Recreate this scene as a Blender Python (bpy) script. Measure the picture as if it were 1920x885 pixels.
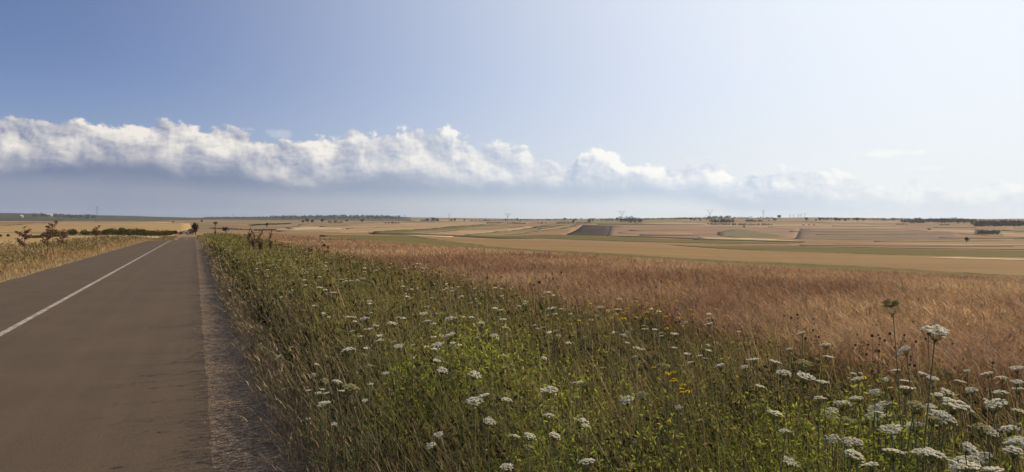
import bpy, math, random
import numpy as np
from mathutils import Vector
from mathutils.geometry import delaunay_2d_cdt

random.seed(7)
RG = np.random.default_rng(11)
for o in list(bpy.data.objects):
    bpy.data.objects.remove(o, do_unlink=True)
scn = bpy.context.scene
COL = scn.collection
R = math.radians

# ------------------------------------------------------------------ camera
F = 1450.0            # focal length in photo pixels (photo is 1920 wide)
EYE = 1.6
HOR = 411.0
cam_d = bpy.data.cameras.new('camera')
cam_d.sensor_width = 36.0
cam_d.lens = 36.0 * F / 1920.0
cam_d.clip_start = 0.05
cam_d.clip_end = 60000
cam = bpy.data.objects.new('camera', cam_d)
cam.location = (0, 0, EYE)
PITCH = math.atan((442.5 - HOR) / F)
cam.rotation_euler = (R(90) - PITCH, 0, 0)
COL.objects.link(cam)
scn.camera = cam

# ------------------------------------------------------------------ exposure
scn.view_settings.view_transform = 'Standard'
scn.view_settings.look = 'None'
scn.view_settings.exposure = 0.0
scn.view_settings.gamma = 1.0
scn.view_settings.use_curve_mapping = False

# ------------------------------------------------------------------ sun
SUN_AZ, SUN_EL = 60.0, 29.0       # clockwise from +Y, above horizon
sd = bpy.data.lights.new('sun', 'SUN')
sd.energy = 5.0
sd.angle = R(0.45)
sd.color = (1.0, 0.84, 0.62)
sun = bpy.data.objects.new('sun', sd)
sdir = Vector((math.sin(R(SUN_AZ)) * math.cos(R(SUN_EL)), math.cos(R(SUN_AZ)) * math.cos(R(SUN_EL)), math.sin(R(SUN_EL))))
sun.rotation_euler = sdir.to_track_quat('Z', 'Y').to_euler()
sun.location = sdir * 50
COL.objects.link(sun)

# ------------------------------------------------------------------ node helper
def s2l(c):
    return tuple(((v / 255.0 + 0.055) / 1.055) ** 2.4 if v > 10 else v / 255.0 / 12.92 for v in c)

class N:
    """small wrapper for wiring shader math"""
    def __init__(s, tree):
        s.t = tree; s.n = tree.nodes; s.l = tree.links
    def sock(s, node, i, v):
        inp = node.inputs[i]
        if hasattr(v, 'node'):
            s.l.new(v, inp)
        else:
            inp.default_value = v
    def m(s, op, a, b=0.0, c=0.0, clamp=False):
        nd = s.n.new('ShaderNodeMath'); nd.operation = op; nd.use_clamp = clamp
        s.sock(nd, 0, a); s.sock(nd, 1, b); s.sock(nd, 2, c)
        return nd.outputs[0]
    def add(s, a, b): return s.m('ADD', a, b)
    def sub(s, a, b): return s.m('SUBTRACT', a, b)
    def mul(s, a, b): return s.m('MULTIPLY', a, b)
    def ss(s, v, lo, hi, a=0.0, b=1.0):
        nd = s.n.new('ShaderNodeMapRange'); nd.interpolation_type = 'SMOOTHSTEP'
        for i, x in enumerate((v, lo, hi, a, b)): s.sock(nd, i, x)
        return nd.outputs[0]
    def mix(s, f, a, b, mode='MIX'):
        nd = s.n.new('ShaderNodeMix'); nd.data_type = 'RGBA'; nd.blend_type = mode
        s.sock(nd, 0, f)
        for i, v in ((6, a), (7, b)):
            if not hasattr(v, 'node') and len(v) == 3: v = (*v, 1)
            s.sock(nd, i, v)
        return nd.outputs[2]
    def noise(s, vec, scale, detail=5, rough=0.55, dist=0.0, out=0):
        nd = s.n.new('ShaderNodeTexNoise')
        s.l.new(vec, nd.inputs['Vector'])
        nd.inputs['Scale'].default_value = scale; nd.inputs['Detail'].default_value = detail
        nd.inputs['Roughness'].default_value = rough; nd.inputs['Distortion'].default_value = dist
        return nd.outputs[out]
    def voro(s, vec, scale, detail=0, rough=0.5):
        nd = s.n.new('ShaderNodeTexVoronoi'); nd.feature = 'F1'
        s.l.new(vec, nd.inputs['Vector'])
        nd.inputs['Scale'].default_value = scale
        nd.inputs['Detail'].default_value = detail; nd.inputs['Roughness'].default_value = rough
        nd.normalize = True
        return nd.outputs['Distance']
    def xyz(s, x, y, z):
        nd = s.n.new('ShaderNodeCombineXYZ')
        s.sock(nd, 0, x); s.sock(nd, 1, y); s.sock(nd, 2, z)
        return nd.outputs[0]
    def vadd(s, a, b):
        nd = s.n.new('ShaderNodeVectorMath'); nd.operation = 'ADD'
        s.sock(nd, 0, a); s.sock(nd, 1, b)
        return nd.outputs[0]
    def vmul(s, a, b):
        nd = s.n.new('ShaderNodeVectorMath'); nd.operation = 'MULTIPLY'
        s.sock(nd, 0, a); s.sock(nd, 1, b)
        return nd.outputs[0]
    def curve(s, v, pts, lo, hi):
        """piecewise curve through pts, input range lo..hi (outputs are scaled to 0..1 inside)"""
        ys = [p[1] for p in pts]; y0, y1 = min(ys), max(ys)
        nd = s.n.new('ShaderNodeFloatCurve')
        u = s.m('MULTIPLY', s.m('SUBTRACT', v, lo), 1.0 / (hi - lo), clamp=True)
        s.l.new(u, nd.inputs['Value'])
        cv = nd.mapping.curves[0]
        P = [((p[0] - lo) / (hi - lo), (p[1] - y0) / (y1 - y0)) for p in pts]
        cv.points[0].location = P[0]; cv.points[1].location = P[-1]
        for p in P[1:-1]: cv.points.new(*p)
        nd.mapping.update()
        return s.add(s.mul(nd.outputs[0], y1 - y0), y0)

# ------------------------------------------------------------------ sky
def pxaz(x): return math.atan((x - 960) / F)
def pxel(x, y): return math.atan((HOR - y) / F * math.cos(pxaz(x)))

world = bpy.data.worlds.new('World'); scn.world = world
world.use_nodes = True
wt = world.node_tree; wt.nodes.clear()
w = N(wt)
tc = wt.nodes.new('ShaderNodeTexCoord')
sep = wt.nodes.new('ShaderNodeSeparateXYZ'); wt.links.new(tc.outputs['Generated'], sep.inputs[0])
AZ = w.m('ARCTAN2', sep.outputs[0], sep.outputs[1])
EL = w.m('ARCSINE', sep.outputs[2])
sky = wt.nodes.new('ShaderNodeTexSky'); sky.sky_type = 'NISHITA'; sky.sun_disc = False
sky.sun_elevation = R(SUN_EL); sky.sun_rotation = R(SUN_AZ)
sky.air_density = 1.0; sky.dust_density = 0.4; sky.ozone_density = 3.0; sky.altitude = 700
SKY_STRENGTH = 0.10
base = w.vmul(sky.outputs[0], (0.84, 0.77, 0.95))
# angle to the sun -> bright aureole of the hazy evening air
dt = wt.nodes.new('ShaderNodeVectorMath'); dt.operation = 'DOT_PRODUCT'
wt.links.new(tc.outputs['Generated'], dt.inputs[0]); dt.inputs[1].default_value = sdir
ANG = w.m('ARCCOSINE', dt.outputs['Value'])
def disp(c): return tuple(v / SKY_STRENGTH for v in s2l(c))
glow = w.ss(ANG, R(92), R(30))
skyc = base
skyc = w.mix(w.m('POWER', w.mul(glow, 1.0), 1.2), skyc, disp((240, 247, 255)))
lowf = w.mul(w.ss(EL, 0.19, 0.0), w.ss(AZ, -0.6, 0.35, 0.35, 1.0))
hz = w.mix(w.ss(AZ, -0.6, 0.5), disp((158, 172, 200)), disp((238, 243, 244)))
skyc = w.mix(lowf, skyc, hz)

# cloud bank along the horizon: top silhouette and flat base traced as elevation over azimuth
top_px = [(-900, 250), (-400, 240), (0, 232), (60, 236), (120, 234), (160, 227), (185, 243), (240, 236), (285, 234), (300, 226), (322, 219),
          (336, 238), (400, 241), (440, 247), (480, 258), (530, 268), (570, 262), (640, 254), (720, 251), (780, 256),
          (830, 247), (870, 266), (915, 272), (950, 267), (985, 270), (1000, 292), (1050, 306), (1066, 318), (1080, 288),
          (1140, 283), (1165, 300), (1200, 312), (1290, 306), (1350, 306), (1385, 334), (1430, 322), (1560, 324), (1650, 345),
          (1800, 350), (2000, 352), (2600, 370)]
top_pts = [(pxaz(x), pxel(x, y)) for x, y in top_px]
bot_px = [(-900, 300), (0, 302), (200, 308), (400, 324), (600, 336), (800, 342), (1000, 346), (1100, 350), (1200, 345), (1400, 372), (1600, 380), (2600, 390)]
bot_pts = [(pxaz(x), pxel(x, y)) for x, y in bot_px]
LO, HI = pxaz(-900), pxaz(2600)
P0 = w.xyz(AZ, w.mul(EL, 1.25), 0.37)
warp = w.noise(P0, 14, 3, 0.5, out=1)
P1 = w.vadd(P0, w.vmul(w.vadd(warp, (-0.5, -0.5, -0.5)), (0.030, 0.018, 0.0)))
def field(P, az, el):
    top = w.curve(az, top_pts, LO, HI)
    n1 = w.noise(P, 22, 8, 0.60)
    v1 = w.voro(P, 46, 4, 0.6)
    d = w.mul(w.sub(top, el), 1.0 / 0.012)
    d = w.add(d, w.mul(w.sub(n1, 0.5), 4.6))
    d = w.add(d, w.mul(w.sub(0.42, v1), 2.6))
    return d, top
wsep = wt.nodes.new('ShaderNodeSeparateXYZ'); wt.links.new(P1, wsep.inputs[0])
az1 = wsep.outputs[0]; el1 = w.mul(wsep.outputs[1], 1 / 1.25)
D0, TOP = field(P1, az1, el1)
P2 = w.vadd(P1, (0.0038, 0.0042, 0.0))
D1, _ = field(P2, w.add(az1, 0.0038), w.add(el1, 0.0034))
mask = w.ss(D0, -0.03, 0.50)
lit = w.m('MULTIPLY_ADD', w.sub(D0, D1), 0.66, 0.26, clamp=True)
big = w.noise(P1, 9, 4, 0.5)
big2 = w.noise(w.vadd(P1, (0.014, 0.016, 0.0)), 17, 2, 0.5)
big1 = w.noise(P1, 17, 2, 0.5)
rel = w.m('MULTIPLY_ADD', w.sub(big1, big2), 5.5, 0.40, clamp=True)
lit = w.m('ADD', w.mul(lit, 0.66), w.mul(rel, 0.62), clamp=True)
lit = w.m('MULTIPLY', lit, w.ss(w.sub(TOP, EL), 0.075, 0.0, 0.55, 1.15), clamp=True)
BOT = w.curve(AZ, bot_pts, LO, HI)
deep = w.ss(w.add(EL, w.mul(w.sub(w.noise(P0, 11, 5, 0.6), 0.5), 0.055)), w.add(BOT, -0.012), w.add(BOT, 0.018), 1.0, 0.0)
side = w.ss(AZ, -0.50, 0.30)
white = w.mix(side, disp((240, 234, 226)), disp((255, 255, 252)))
shade = w.mix(side, disp((140, 148, 174)), disp((198, 211, 229)))
basec = w.mix(side, disp((118, 131, 160)), disp((196, 210, 227)))
cl = w.mix(lit, shade, white)
cl = w.mix(w.mul(deep, 0.93), cl, basec)
# below the base: rain-grey, a bit lighter and warmer towards the horizon
rain = w.ss(EL, w.add(BOT, -0.006), w.add(BOT, -0.030))
rainc = w.mix(side, disp((146, 155, 175)), disp((226, 233, 237)))
streak = w.noise(w.xyz(w.mul(AZ, 1.0), w.mul(EL, 0.2), 0.0), 9, 3, 0.5)
rainc = w.mix(w.mul(w.ss(streak, 0.4, 0.7), 0.20), rainc, w.mix(side, disp((168, 166, 172)), disp((232, 236, 236))))
cl = w.mix(rain, cl, rainc)
fade = w.curve(AZ, [(LO, 1.0), (pxaz(900), 1.0), (pxaz(1100), 0.95), (pxaz(1300), 1.0), (pxaz(1500), 0.75), (pxaz(1700), 0.5), (HI, 0.4)], LO, HI)
skyc = w.mix(w.mul(mask, fade), skyc, cl)
# thin wisps: one small lens cloud on the right, one puff above the bank
def blob(x, y, wx, wy, seed):
    ax, ey = pxaz(x), pxel(x, y)
    u = w.mul(w.sub(AZ, ax), F / wx); v = w.mul(w.sub(EL, ey), F / wy)
    nn = w.noise(w.vadd(P0, (seed, 0, 0)), 60, 5, 0.6)
    r = w.m('SQRT', w.add(w.mul(u, u), w.mul(v, v)))
    return w.ss(w.add(r, w.mul(w.sub(nn, 0.5), 2.0)), 1.05, 0.35)
skyc = w.mix(w.mul(blob(1668, 287, 62, 7, 3.1), 0.75), skyc, disp((250, 251, 250)))
skyc = w.mix(w.mul(blob(1735, 316, 34, 4, 5.1), 0.5), skyc, disp((246, 248, 248)))
skyc = w.mix(w.mul(blob(526, 250, 26, 10, 1.7), 0.55), skyc, disp((205, 208, 220)))
skyc = w.mix(w.mul(blob(1400, 95, 26, 70, 8.7), 0.18), skyc, disp((240, 244, 252)))
bg = wt.nodes.new('ShaderNodeBackground'); wt.links.new(skyc, bg.inputs[0]); bg.inputs[1].default_value = SKY_STRENGTH
wo = wt.nodes.new('ShaderNodeOutputWorld'); wt.links.new(bg.outputs[0], wo.inputs[0])

# ------------------------------------------------------------------ terrain function
RD = R(-22.3) ; RD = math.atan((365 - 960) / F)      # road heading
rx, ry = math.sin(RD), math.cos(RD)
nx, ny = math.cos(RD), -math.sin(RD)
def to_sl(x, y): return x * rx + y * ry, x * nx + y * ny
def from_sl(s, l): return s * rx + l * nx, s * ry + l * ny

T_D = np.array([20, 30, 60, 100, 200, 400, 700, 1000, 1400, 2000, 3000, 3600, 4200, 5000, 6500, 9500.])
T_X = [-900, 0, 250, 365, 640, 1000, 1400, 1920, 2700]
T_V = [
 [118, 84, 43, 34, 27, 16, 8, 5, 8, 9, 7, 3, -4, -12, -3, 0],
 [118, 84, 45, 35, 29, 18, 8, 5, 7, 8, 6, 3, -4, -11.5, -3, 0],
 [118, 86, 52, 38, 32, 21, 10, 6.5, 8, 8, 5, 3, 0, -5, 0, 0],
 [122, 88, 53, 37, 39, 28, 17, 11, 8, 6, 3, 2, 1, -2, 0, 0],
 [130, 95, 62, 49, 38, 29, 22, 17, 12, 8, 5, 3.5, 0, -6, 0, 0],
 [155, 118, 88, 71, 50, 40, 32, 25, 18, 11, 4, 2, 1, 0, 0, 0],
 [175, 135, 103, 82, 62, 49, 40, 32, 22, 12, 2, -1, -1, -3, 0, 0],
 [195, 155, 119, 90, 64, 52, 43, 33, 22, 13, 4, 1, 0, 0, 0, 0],
 [205, 165, 125, 95, 66, 53, 43, 33, 22, 13, 4, 2, 0, 0, 0, 0]]
T_A = np.array([math.atan((x - 960) / F) for x in T_X])
T_V = np.array(T_V)
def smooth(t):
    t = np.clip(t, 0, 1); return t * t * (3 - 2 * t)
def vnoise(x, y, sc, seed=0):
    x = x / sc; y = y / sc
    return (np.sin(x * 1.7 + seed) * np.cos(y * 1.3 - seed * 1.7) + 0.6 * np.sin(x * 3.1 - y * 2.3 + seed * 2.1) + 0.4 * np.sin(x * 5.3 + y * 4.7 + seed * .7)
            + 0.3 * np.cos(x * 9.1 - y * 8.3 + seed)) / 2.3
S_K = np.array([-400, 0, 104, 150, 200, 250, 330, 400, 600, 1000.])
S_Z = np.array([0.5, 0, -1.0, -2.3, -3.9, -4.9, -5.5, -6.0, -7.0, -7.5])
def roadz(s):
    # smoothed polyline
    return (np.interp(s - 9, S_K, S_Z) + np.interp(s - 3, S_K, S_Z) + np.interp(s + 3, S_K, S_Z) + np.interp(s + 9, S_K, S_Z)) / 4
def ground(x, y):
    x = np.asarray(x, float); y = np.asarray(y, float)
    d = np.sqrt(x * x + y * y) + 1e-6; a = np.arctan2(x, y)
    ia = np.clip(np.searchsorted(T_A, a) - 1, 0, len(T_A) - 2)
    t = np.clip((a - T_A[ia]) / (T_A[ia + 1] - T_A[ia]), 0, 1); t = smooth(t) * 0.5 + t * 0.5
    ld = np.log(np.clip(d, 20, 9500)); LD = np.log(T_D)
    jd = np.clip(np.searchsorted(LD, ld) - 1, 0, len(LD) - 2)
    q = np.clip((ld - LD[jd]) / (LD[jd + 1] - LD[jd]), 0, 1)
    dep = (T_V[ia, jd] * (1 - q) + T_V[ia, jd + 1] * q) * (1 - t) + (T_V[ia + 1, jd] * (1 - q) + T_V[ia + 1, jd + 1] * q) * t
    zt = EYE - dep / F * d * np.cos(np.clip(a, -0.8, 0.8))
    s, l = to_sl(x, y)
    zn = -0.0097 * s - 0.050 * np.maximum(0, l - 4.5) - 0.01 * np.maximum(0, -l - 9)
    b = smooth((d - 22) / 30)
    z = zn * (1 - b) + zt * b
    # corridor of the road keeps the road's own profile
    lc = np.where(l > 0, smooth((l - 4.3) / 16), smooth((-l - 6.5) / 14)) if True else 0
    fr = smooth((s + 30) / 20) * (1 - smooth((s - 330) / 120))
    c = (1 - lc) * fr
    z = z * (1 - c) + (roadz(s)) * c
    z = z + vnoise(x, y, 260, 2) * 0.9 * smooth((d - 300) / 900) + vnoise(x, y, 520, 5) * 4.2 * smooth((d - 1900) / 1500)
    # verge bank swells just a little
    return z
def hit(px, py, lift=0.0):
    """ground point seen along the direction of a photo pixel, found once here and kept as a world position"""
    u = (px - 960) / F; v = (py - 442.5) / F
    cp, sp = math.cos(PITCH), math.sin(PITCH)
    dx, dy, dz = u, cp - v * sp, -sp - v * cp
    n = math.hypot(dx, dy)
    ds = np.geomspace(1.0, 8000, 3000)
    X = dx / n * ds; Y = dy / n * ds; Z = EYE + dz / n * ds
    g = ground(X, Y) + lift
    below = np.nonzero(Z < g)[0]
    k = below[0] if len(below) else int(np.argmin((Z - g)[2300:] / ds[2300:])) + 2300
    return float(X[k]), float(Y[k]), float(g[k] - lift)
def along(px, py, d):
    u = (px - 960) / F; v = (py - 442.5) / F
    cp, sp = math.cos(PITCH), math.sin(PITCH)
    dx, dy, dz = u, cp - v * sp, -sp - v * cp
    n = math.hypot(dx, dy)
    return dx / n * d, dy / n * d, EYE + dz / n * d

# ------------------------------------------------------------------ materials
def mat_new(name):
    m = bpy.data.materials.new(name); m.use_nodes = True
    nt = m.node_tree; nt.nodes.clear()
    return m, N(nt)
def finish(m, k, color, rough=0.9, spec=0.2, bump=None, bstr=0.3, bdist=0.02, transl=0.0):
    nt = m.node_tree
    p = nt.nodes.new('ShaderNodeBsdfPrincipled')
    if hasattr(color, 'node'): nt.links.new(color, p.inputs['Base Color'])
    else: p.inputs['Base Color'].default_value = (*color, 1)
    p.inputs['Roughness'].default_value = rough
    p.inputs['Specular IOR Level'].default_value = spec
    if bump is not None:
        b = nt.nodes.new('ShaderNodeBump'); b.inputs['Strength'].default_value = bstr; b.inputs['Distance'].default_value = bdist
        nt.links.new(bump, b.inputs['Height']); nt.links.new(b.outputs[0], p.inputs['Normal'])
    out = nt.nodes.new('ShaderNodeOutputMaterial')
    if transl > 0:
        tr = nt.nodes.new('ShaderNodeBsdfTranslucent')
        if hasattr(color, 'node'): nt.links.new(color, tr.inputs[0])
        else: tr.inputs[0].default_value = (*color, 1)
        mx = nt.nodes.new('ShaderNodeMixShader'); mx.inputs[0].default_value = transl
        nt.links.new(p.outputs[0], mx.inputs[1]); nt.links.new(tr.outputs[0], mx.inputs[2])
        nt.links.new(mx.outputs[0], out.inputs[0])
    else:
        nt.links.new(p.outputs[0], out.inputs[0])
    return m
def obj_coord(k):
    g = k.n.new('ShaderNodeNewGeometry'); return g.outputs['Position']
def rot_coord(k, vec, ang, sc):
    mp = k.n.new('ShaderNodeMapping'); mp.vector_type = 'TEXTURE'
    k.l.new(vec, mp.inputs[0]); mp.inputs['Rotation'].default_value = (0, 0, ang); mp.inputs['Scale'].default_value = sc
    return mp.outputs[0]
def attr_mat(name, rough=0.85, transl=0.25, spec=0.2, var=0.25):
    m, k = mat_new(name)
    a = k.n.new('ShaderNodeVertexColor'); a.layer_name = 'Col'
    n = k.noise(obj_coord(k), 9, 3)
    c = k.mix(1.0, a.outputs[0], k.mix(n, (1 - var,) * 3, (1 + var,) * 3), 'MULTIPLY')
    return finish(m, k, c, rough, spec, transl=transl)
def plain_mat(name, col, col2=None, scale=8, rough=0.85, transl=0.0, spec=0.2, bstr=0.0):
    m, k = mat_new(name)
    col2 = col2 or tuple(c * 0.7 for c in col)
    n = k.noise(obj_coord(k), scale, 4)
    return finish(m, k, k.mix(k.ss(n, 0.35, 0.65), col, col2), rough, spec, transl=transl, bump=n if bstr else None, bstr=bstr)
def field_mat(name, a, b, ang=0.0, length=60, width=3, fine=True):
    """crop / stubble: long streaks along the working direction and soft patches"""
    m, k = mat_new(name)
    P = obj_coord(k)
    st = k.noise(rot_coord(k, P, ang, (width, length, 1000)), 1.0, 5, 0.62)
    st = k.m('ADD', k.mul(st, 0.5), k.mul(k.noise(rot_coord(k, P, ang + 0.15, (width * 8, length * 9, 1000)), 1.0, 4, 0.6), 0.5))
    pt = k.noise(P, 0.012, 5, 0.6)
    fn = k.noise(P, 0.35, 4, 0.7)
    f = k.m('ADD', k.mul(k.sub(st, 0.5), 2.6), k.mul(k.sub(pt, 0.5), 2.4))
    f = k.m('ADD', k.add(f, k.mul(k.sub(fn, 0.5), 1.5)), 0.5, clamp=True)
    return finish(m, k, k.mix(f, a, b), 1.0, 0.05, bump=fn, bstr=0.5, bdist=0.4)

# ------------------------------------------------------------------ object helpers
def tag(o, label=None, cat=None, group=None, kind=None):
    if label: o['label'] = label
    if cat: o['category'] = cat
    if group: o['group'] = group
    if kind: o['kind'] = kind
    return o
def mesh_np(name, V, Fq, mat, cols=None, parent=None, smooth_=False):
    """V (n,3); Fq list of int arrays, each (k,3) or (k,4)"""
    me = bpy.data.meshes.new(name)
    V = np.asarray(V, np.float32)
    me.vertices.add(len(V)); me.vertices.foreach_set('co', V.ravel())
    loops = np.concatenate([np.asarray(f, np.int32).ravel() for f in Fq])
    sizes = np.concatenate([np.full(len(f), f.shape[1], np.int32) for f in Fq])
    starts = np.concatenate([[0], np.cumsum(sizes)[:-1]]).astype(np.int32)
    me.loops.add(len(loops)); me.loops.foreach_set('vertex_index', loops)
    me.polygons.add(len(sizes)); me.polygons.foreach_set('loop_start', starts)
    me.update(calc_edges=True)
    if smooth_: me.polygons.foreach_set('use_smooth', np.ones(len(sizes), bool))
    if cols is not None:
        ca = me.color_attributes.new('Col', 'FLOAT_COLOR', 'POINT')
        c4 = np.ones((len(V), 4), np.float32); c4[:, :3] = cols
        ca.data.foreach_set('color', c4.ravel())
    me.materials.append(mat)
    o = bpy.data.objects.new(name, me); COL.objects.link(o)
    if parent: o.parent = parent
    return o
def empty(name, loc):
    o = bpy.data.objects.new(name, None); o.location = loc; o.empty_display_size = 0.2
    COL.objects.link(o); return o
def link_mesh(name, me, parent, loc=(0, 0, 0), rot=(0, 0, 0), sc=(1, 1, 1)):
    o = bpy.data.objects.new(name, me); COL.objects.link(o); o.parent = parent
    o.location = loc; o.rotation_euler = rot; o.scale = sc
    return o

class Geo:
    def __init__(s): s.V = []; s.F3 = []; s.F4 = []; s.C = []; s.n = 0
    def add(s, V, F, col):
        V = np.asarray(V, float).reshape(-1, 3); F = np.asarray(F, int)
        if F.shape[1] == 3: s.F3.append(F + s.n)
        else: s.F4.append(F + s.n)
        s.V.append(V); col = np.asarray(col, float)
        if col.ndim == 1: col = np.tile(col, (len(V), 1))
        s.C.append(col); s.n += len(V)
    def tri(s): return sum(len(f) for f in s.F3) + 2 * sum(len(f) for f in s.F4)
    def build(s, name, mat, parent=None, sm=False):
        Fs = []
        if s.F3: Fs.append(np.concatenate(s.F3))
        if s.F4: Fs.append(np.concatenate(s.F4))
        return mesh_np(name, np.concatenate(s.V), Fs, mat, np.concatenate(s.C), parent, sm)
    def blades(s, P, L, W, az, lean, curl, col, segs=3, tip=0.15, up=1.0):
        """ribbons growing from P: L length, W width, lean & curl push the tip out along az"""
        P = np.asarray(P, float); n = len(P)
        if n == 0: return None
        L, W, az, lean, curl = [np.broadcast_to(np.asarray(v, float), (n,)) for v in (L, W, az, lean, curl)]
        t = np.linspace(0, 1, segs + 1)[None, :]
        hor = (lean[:, None] * t + curl[:, None] * t ** 2.2) * L[:, None]
        zz = L[:, None] * t * up - np.abs(curl)[:, None] * 0.45 * t ** 3 * L[:, None]
        cx = P[:, 0:1] + np.sin(az)[:, None] * hor; cy = P[:, 1:2] + np.cos(az)[:, None] * hor; cz = P[:, 2:3] + zz
        fa = RG.uniform(0, 2 * np.pi, n)
        wx = np.cos(fa)[:, None] * W[:, None] * 0.5; wy = np.sin(fa)[:, None] * W[:, None] * 0.5
        pr = (1 - t * (1 - tip))
        A = np.stack([cx - wx * pr, cy - wy * pr, cz], -1); B = np.stack([cx + wx * pr, cy + wy * pr, cz], -1)
        V = np.stack([A, B], 2).reshape(n, -1, 3)
        m = (segs + 1) * 2
        base = (np.arange(n) * m)[:, None]
        fs = np.concatenate([base + np.array([[2 * i, 2 * i + 1, 2 * i + 3, 2 * i + 2]]) for i in range(segs)], 0)
        s.add(V.reshape(-1, 3), fs, np.repeat(np.asarray(col, float), m, 0) if np.ndim(col) == 2 else col)
        return np.stack([cx[:, -1], cy[:, -1], cz[:, -1]], -1)
    def leaves(s, P, size, col, asp=0.45, flat=0.0, nrm=None):
        """pointed four-sided leaflets with random orientation"""
        P = np.asarray(P, float); n = len(P)
        if n == 0: return
        d = RG.normal(size=(n, 3)); d[:, 2] *= (1 - flat); d /= np.linalg.norm(d, axis=1)[:, None] + 1e-9
        e = RG.normal(size=(n, 3)); e[:, 2] *= (1 - flat); e -= d * (d * e).sum(1)[:, None]; e /= np.linalg.norm(e, axis=1)[:, None] + 1e-9
        sz = np.broadcast_to(np.asarray(size, float), (n,))[:, None]
        V = np.stack([P - d * sz * .5, P + e * sz * asp * .5, P + d * sz * .5, P - e * sz * asp * .5], 1)
        F_ = (np.arange(n) * 4)[:, None] + np.arange(4)[None]
        s.add(V.reshape(-1, 3), F_, np.repeat(np.asarray(col, float), 4, 0) if np.ndim(col) == 2 else col)
    def tube(s, pts, rad, col, sides=5, cap=False):
        pts = [Vector(p) for p in pts]; n = len(pts)
        rad = [rad] * n if np.isscalar(rad) else rad
        V = []
        for i, p in enumerate(pts):
            t = (pts[min(i + 1, n - 1)] - pts[max(i - 1, 0)]).normalized()
            a = t.orthogonal().normalized() if i == 0 else (a - t * a.dot(t)).normalized()
            b = t.cross(a)
            for k in range(sides):
                q = 2 * math.pi * k / sides
                V.append(p + (a * math.cos(q) + b * math.sin(q)) * rad[i])
        Fs = [[i * sides + k, i * sides + (k + 1) % sides, (i + 1) * sides + (k + 1) % sides, (i + 1) * sides + k] for i in range(n - 1) for k in range(sides)]
        s.add(np.array([v[:] for v in V]), np.array(Fs), col)
    def box(s, c, h, col, axes=None):
        c = Vector(c); ax = axes or (Vector((1, 0, 0)), Vector((0, 1, 0)), Vector((0, 0, 1)))
        V = []
        for i in (-1, 1):
            for j in (-1, 1):
                for k in (-1, 1):
                    V.append((c + ax[0] * h[0] * i + ax[1] * h[1] * j + ax[2] * h[2] * k)[:])
        s.add(np.array(V), np.array([[0, 1, 3, 2], [4, 6, 7, 5], [0, 4, 5, 1], [2, 3, 7, 6], [0, 2, 6, 4], [1, 5, 7, 3]]), col)

# ------------------------------------------------------------------ ground sheet
def build_ground():
    az = np.concatenate([np.arange(-180, -50, 3.0), np.arange(-50, 50, 0.25), np.arange(50, 180, 3.0)])
    az = np.radians(az)
    rr = np.concatenate([np.linspace(0.4, 4, 10), np.geomspace(4.3, 9400, 330)])
    A, Rr = np.meshgrid(az, rr)
    X = np.sin(A) * Rr; Y = np.cos(A) * Rr; Z = ground(X, Y) - 0.02
    # leave room under the road and verge sheets
    na = len(az); nr = len(rr)
    V = np.stack([X, Y, Z], -1).reshape(-1, 3)
    V = np.concatenate([V, [[0, 0, float(ground(0, 0)) - 0.02]]])
    i = np.arange(nr - 1)[:, None] * na; j = np.arange(na)[None]; j2 = (np.arange(na) + 1)[None] % na
    Q = np.stack([i + j, i + j2, i + na + j2, i + na + j], -1).reshape(-1, 4)[:, ::-1]
    T = np.stack([np.full(na, len(V) - 1), np.arange(na), (np.arange(na) + 1) % na], -1)[:, ::-1]
    m, k = mat_new('dry_ground')
    P = obj_coord(k)
    big = k.noise(P, 0.004, 5, 0.6); mid = k.noise(P, 0.05, 5, 0.6); fine = k.noise(P, 3, 5, 0.7)
    c = k.mix(k.ss(big, 0.4, 0.6), (0.29, 0.195, 0.11), (0.22, 0.145, 0.08))
    c = k.mix(k.mul(k.ss(mid, 0.42, 0.68), 0.55), c, (0.16, 0.135, 0.062))
    c = k.mix(k.mul(k.ss(fine, 0.45, 0.7), 0.4), c, (0.15, 0.10, 0.06))
    finish(m, k, c, 1.0, 0.05, bump=fine, bstr=0.4, bdist=0.05)
    tag(mesh_np('ground', V, [Q, T], m, None, None, True), kind='structure')
build_ground()

# ------------------------------------------------------------------ strips along the road
def strip(name, l0, l1, s0, s1, lift, mat, nl=2, step=1.0, wob=None, skirt=0.0):
    n = int((s1 - s0) / step) + 1
    S = np.linspace(s0, s1, n); Lt = np.linspace(0, 1, nl)
    a = np.full(n, l0, float); b = np.full(n, l1, float)
    if wob: a = a + wob[0](S); b = b + wob[1](S)
    SS, TT = np.meshgrid(S, Lt, indexing='ij')
    LL = a[:, None] * (1 - TT) + b[:, None] * TT
    X, Y = from_sl(SS, LL); Z = ground(X, Y) + lift
    if skirt: Z[:, 0] -= skirt; Z[:, -1] -= skirt; Z[0, :] -= skirt; Z[-1, :] -= skirt
    i = np.arange(n - 1)[:, None] * nl; j = np.arange(nl - 1)[None]
    Q = np.stack([i + j, i + j + 1, i + nl + j + 1, i + nl + j], -1).reshape(-1, 4)
    return tag(mesh_np(name, np.stack([X, Y, Z], -1).reshape(-1, 3), [Q], mat, None, None, True), kind='structure')

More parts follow.
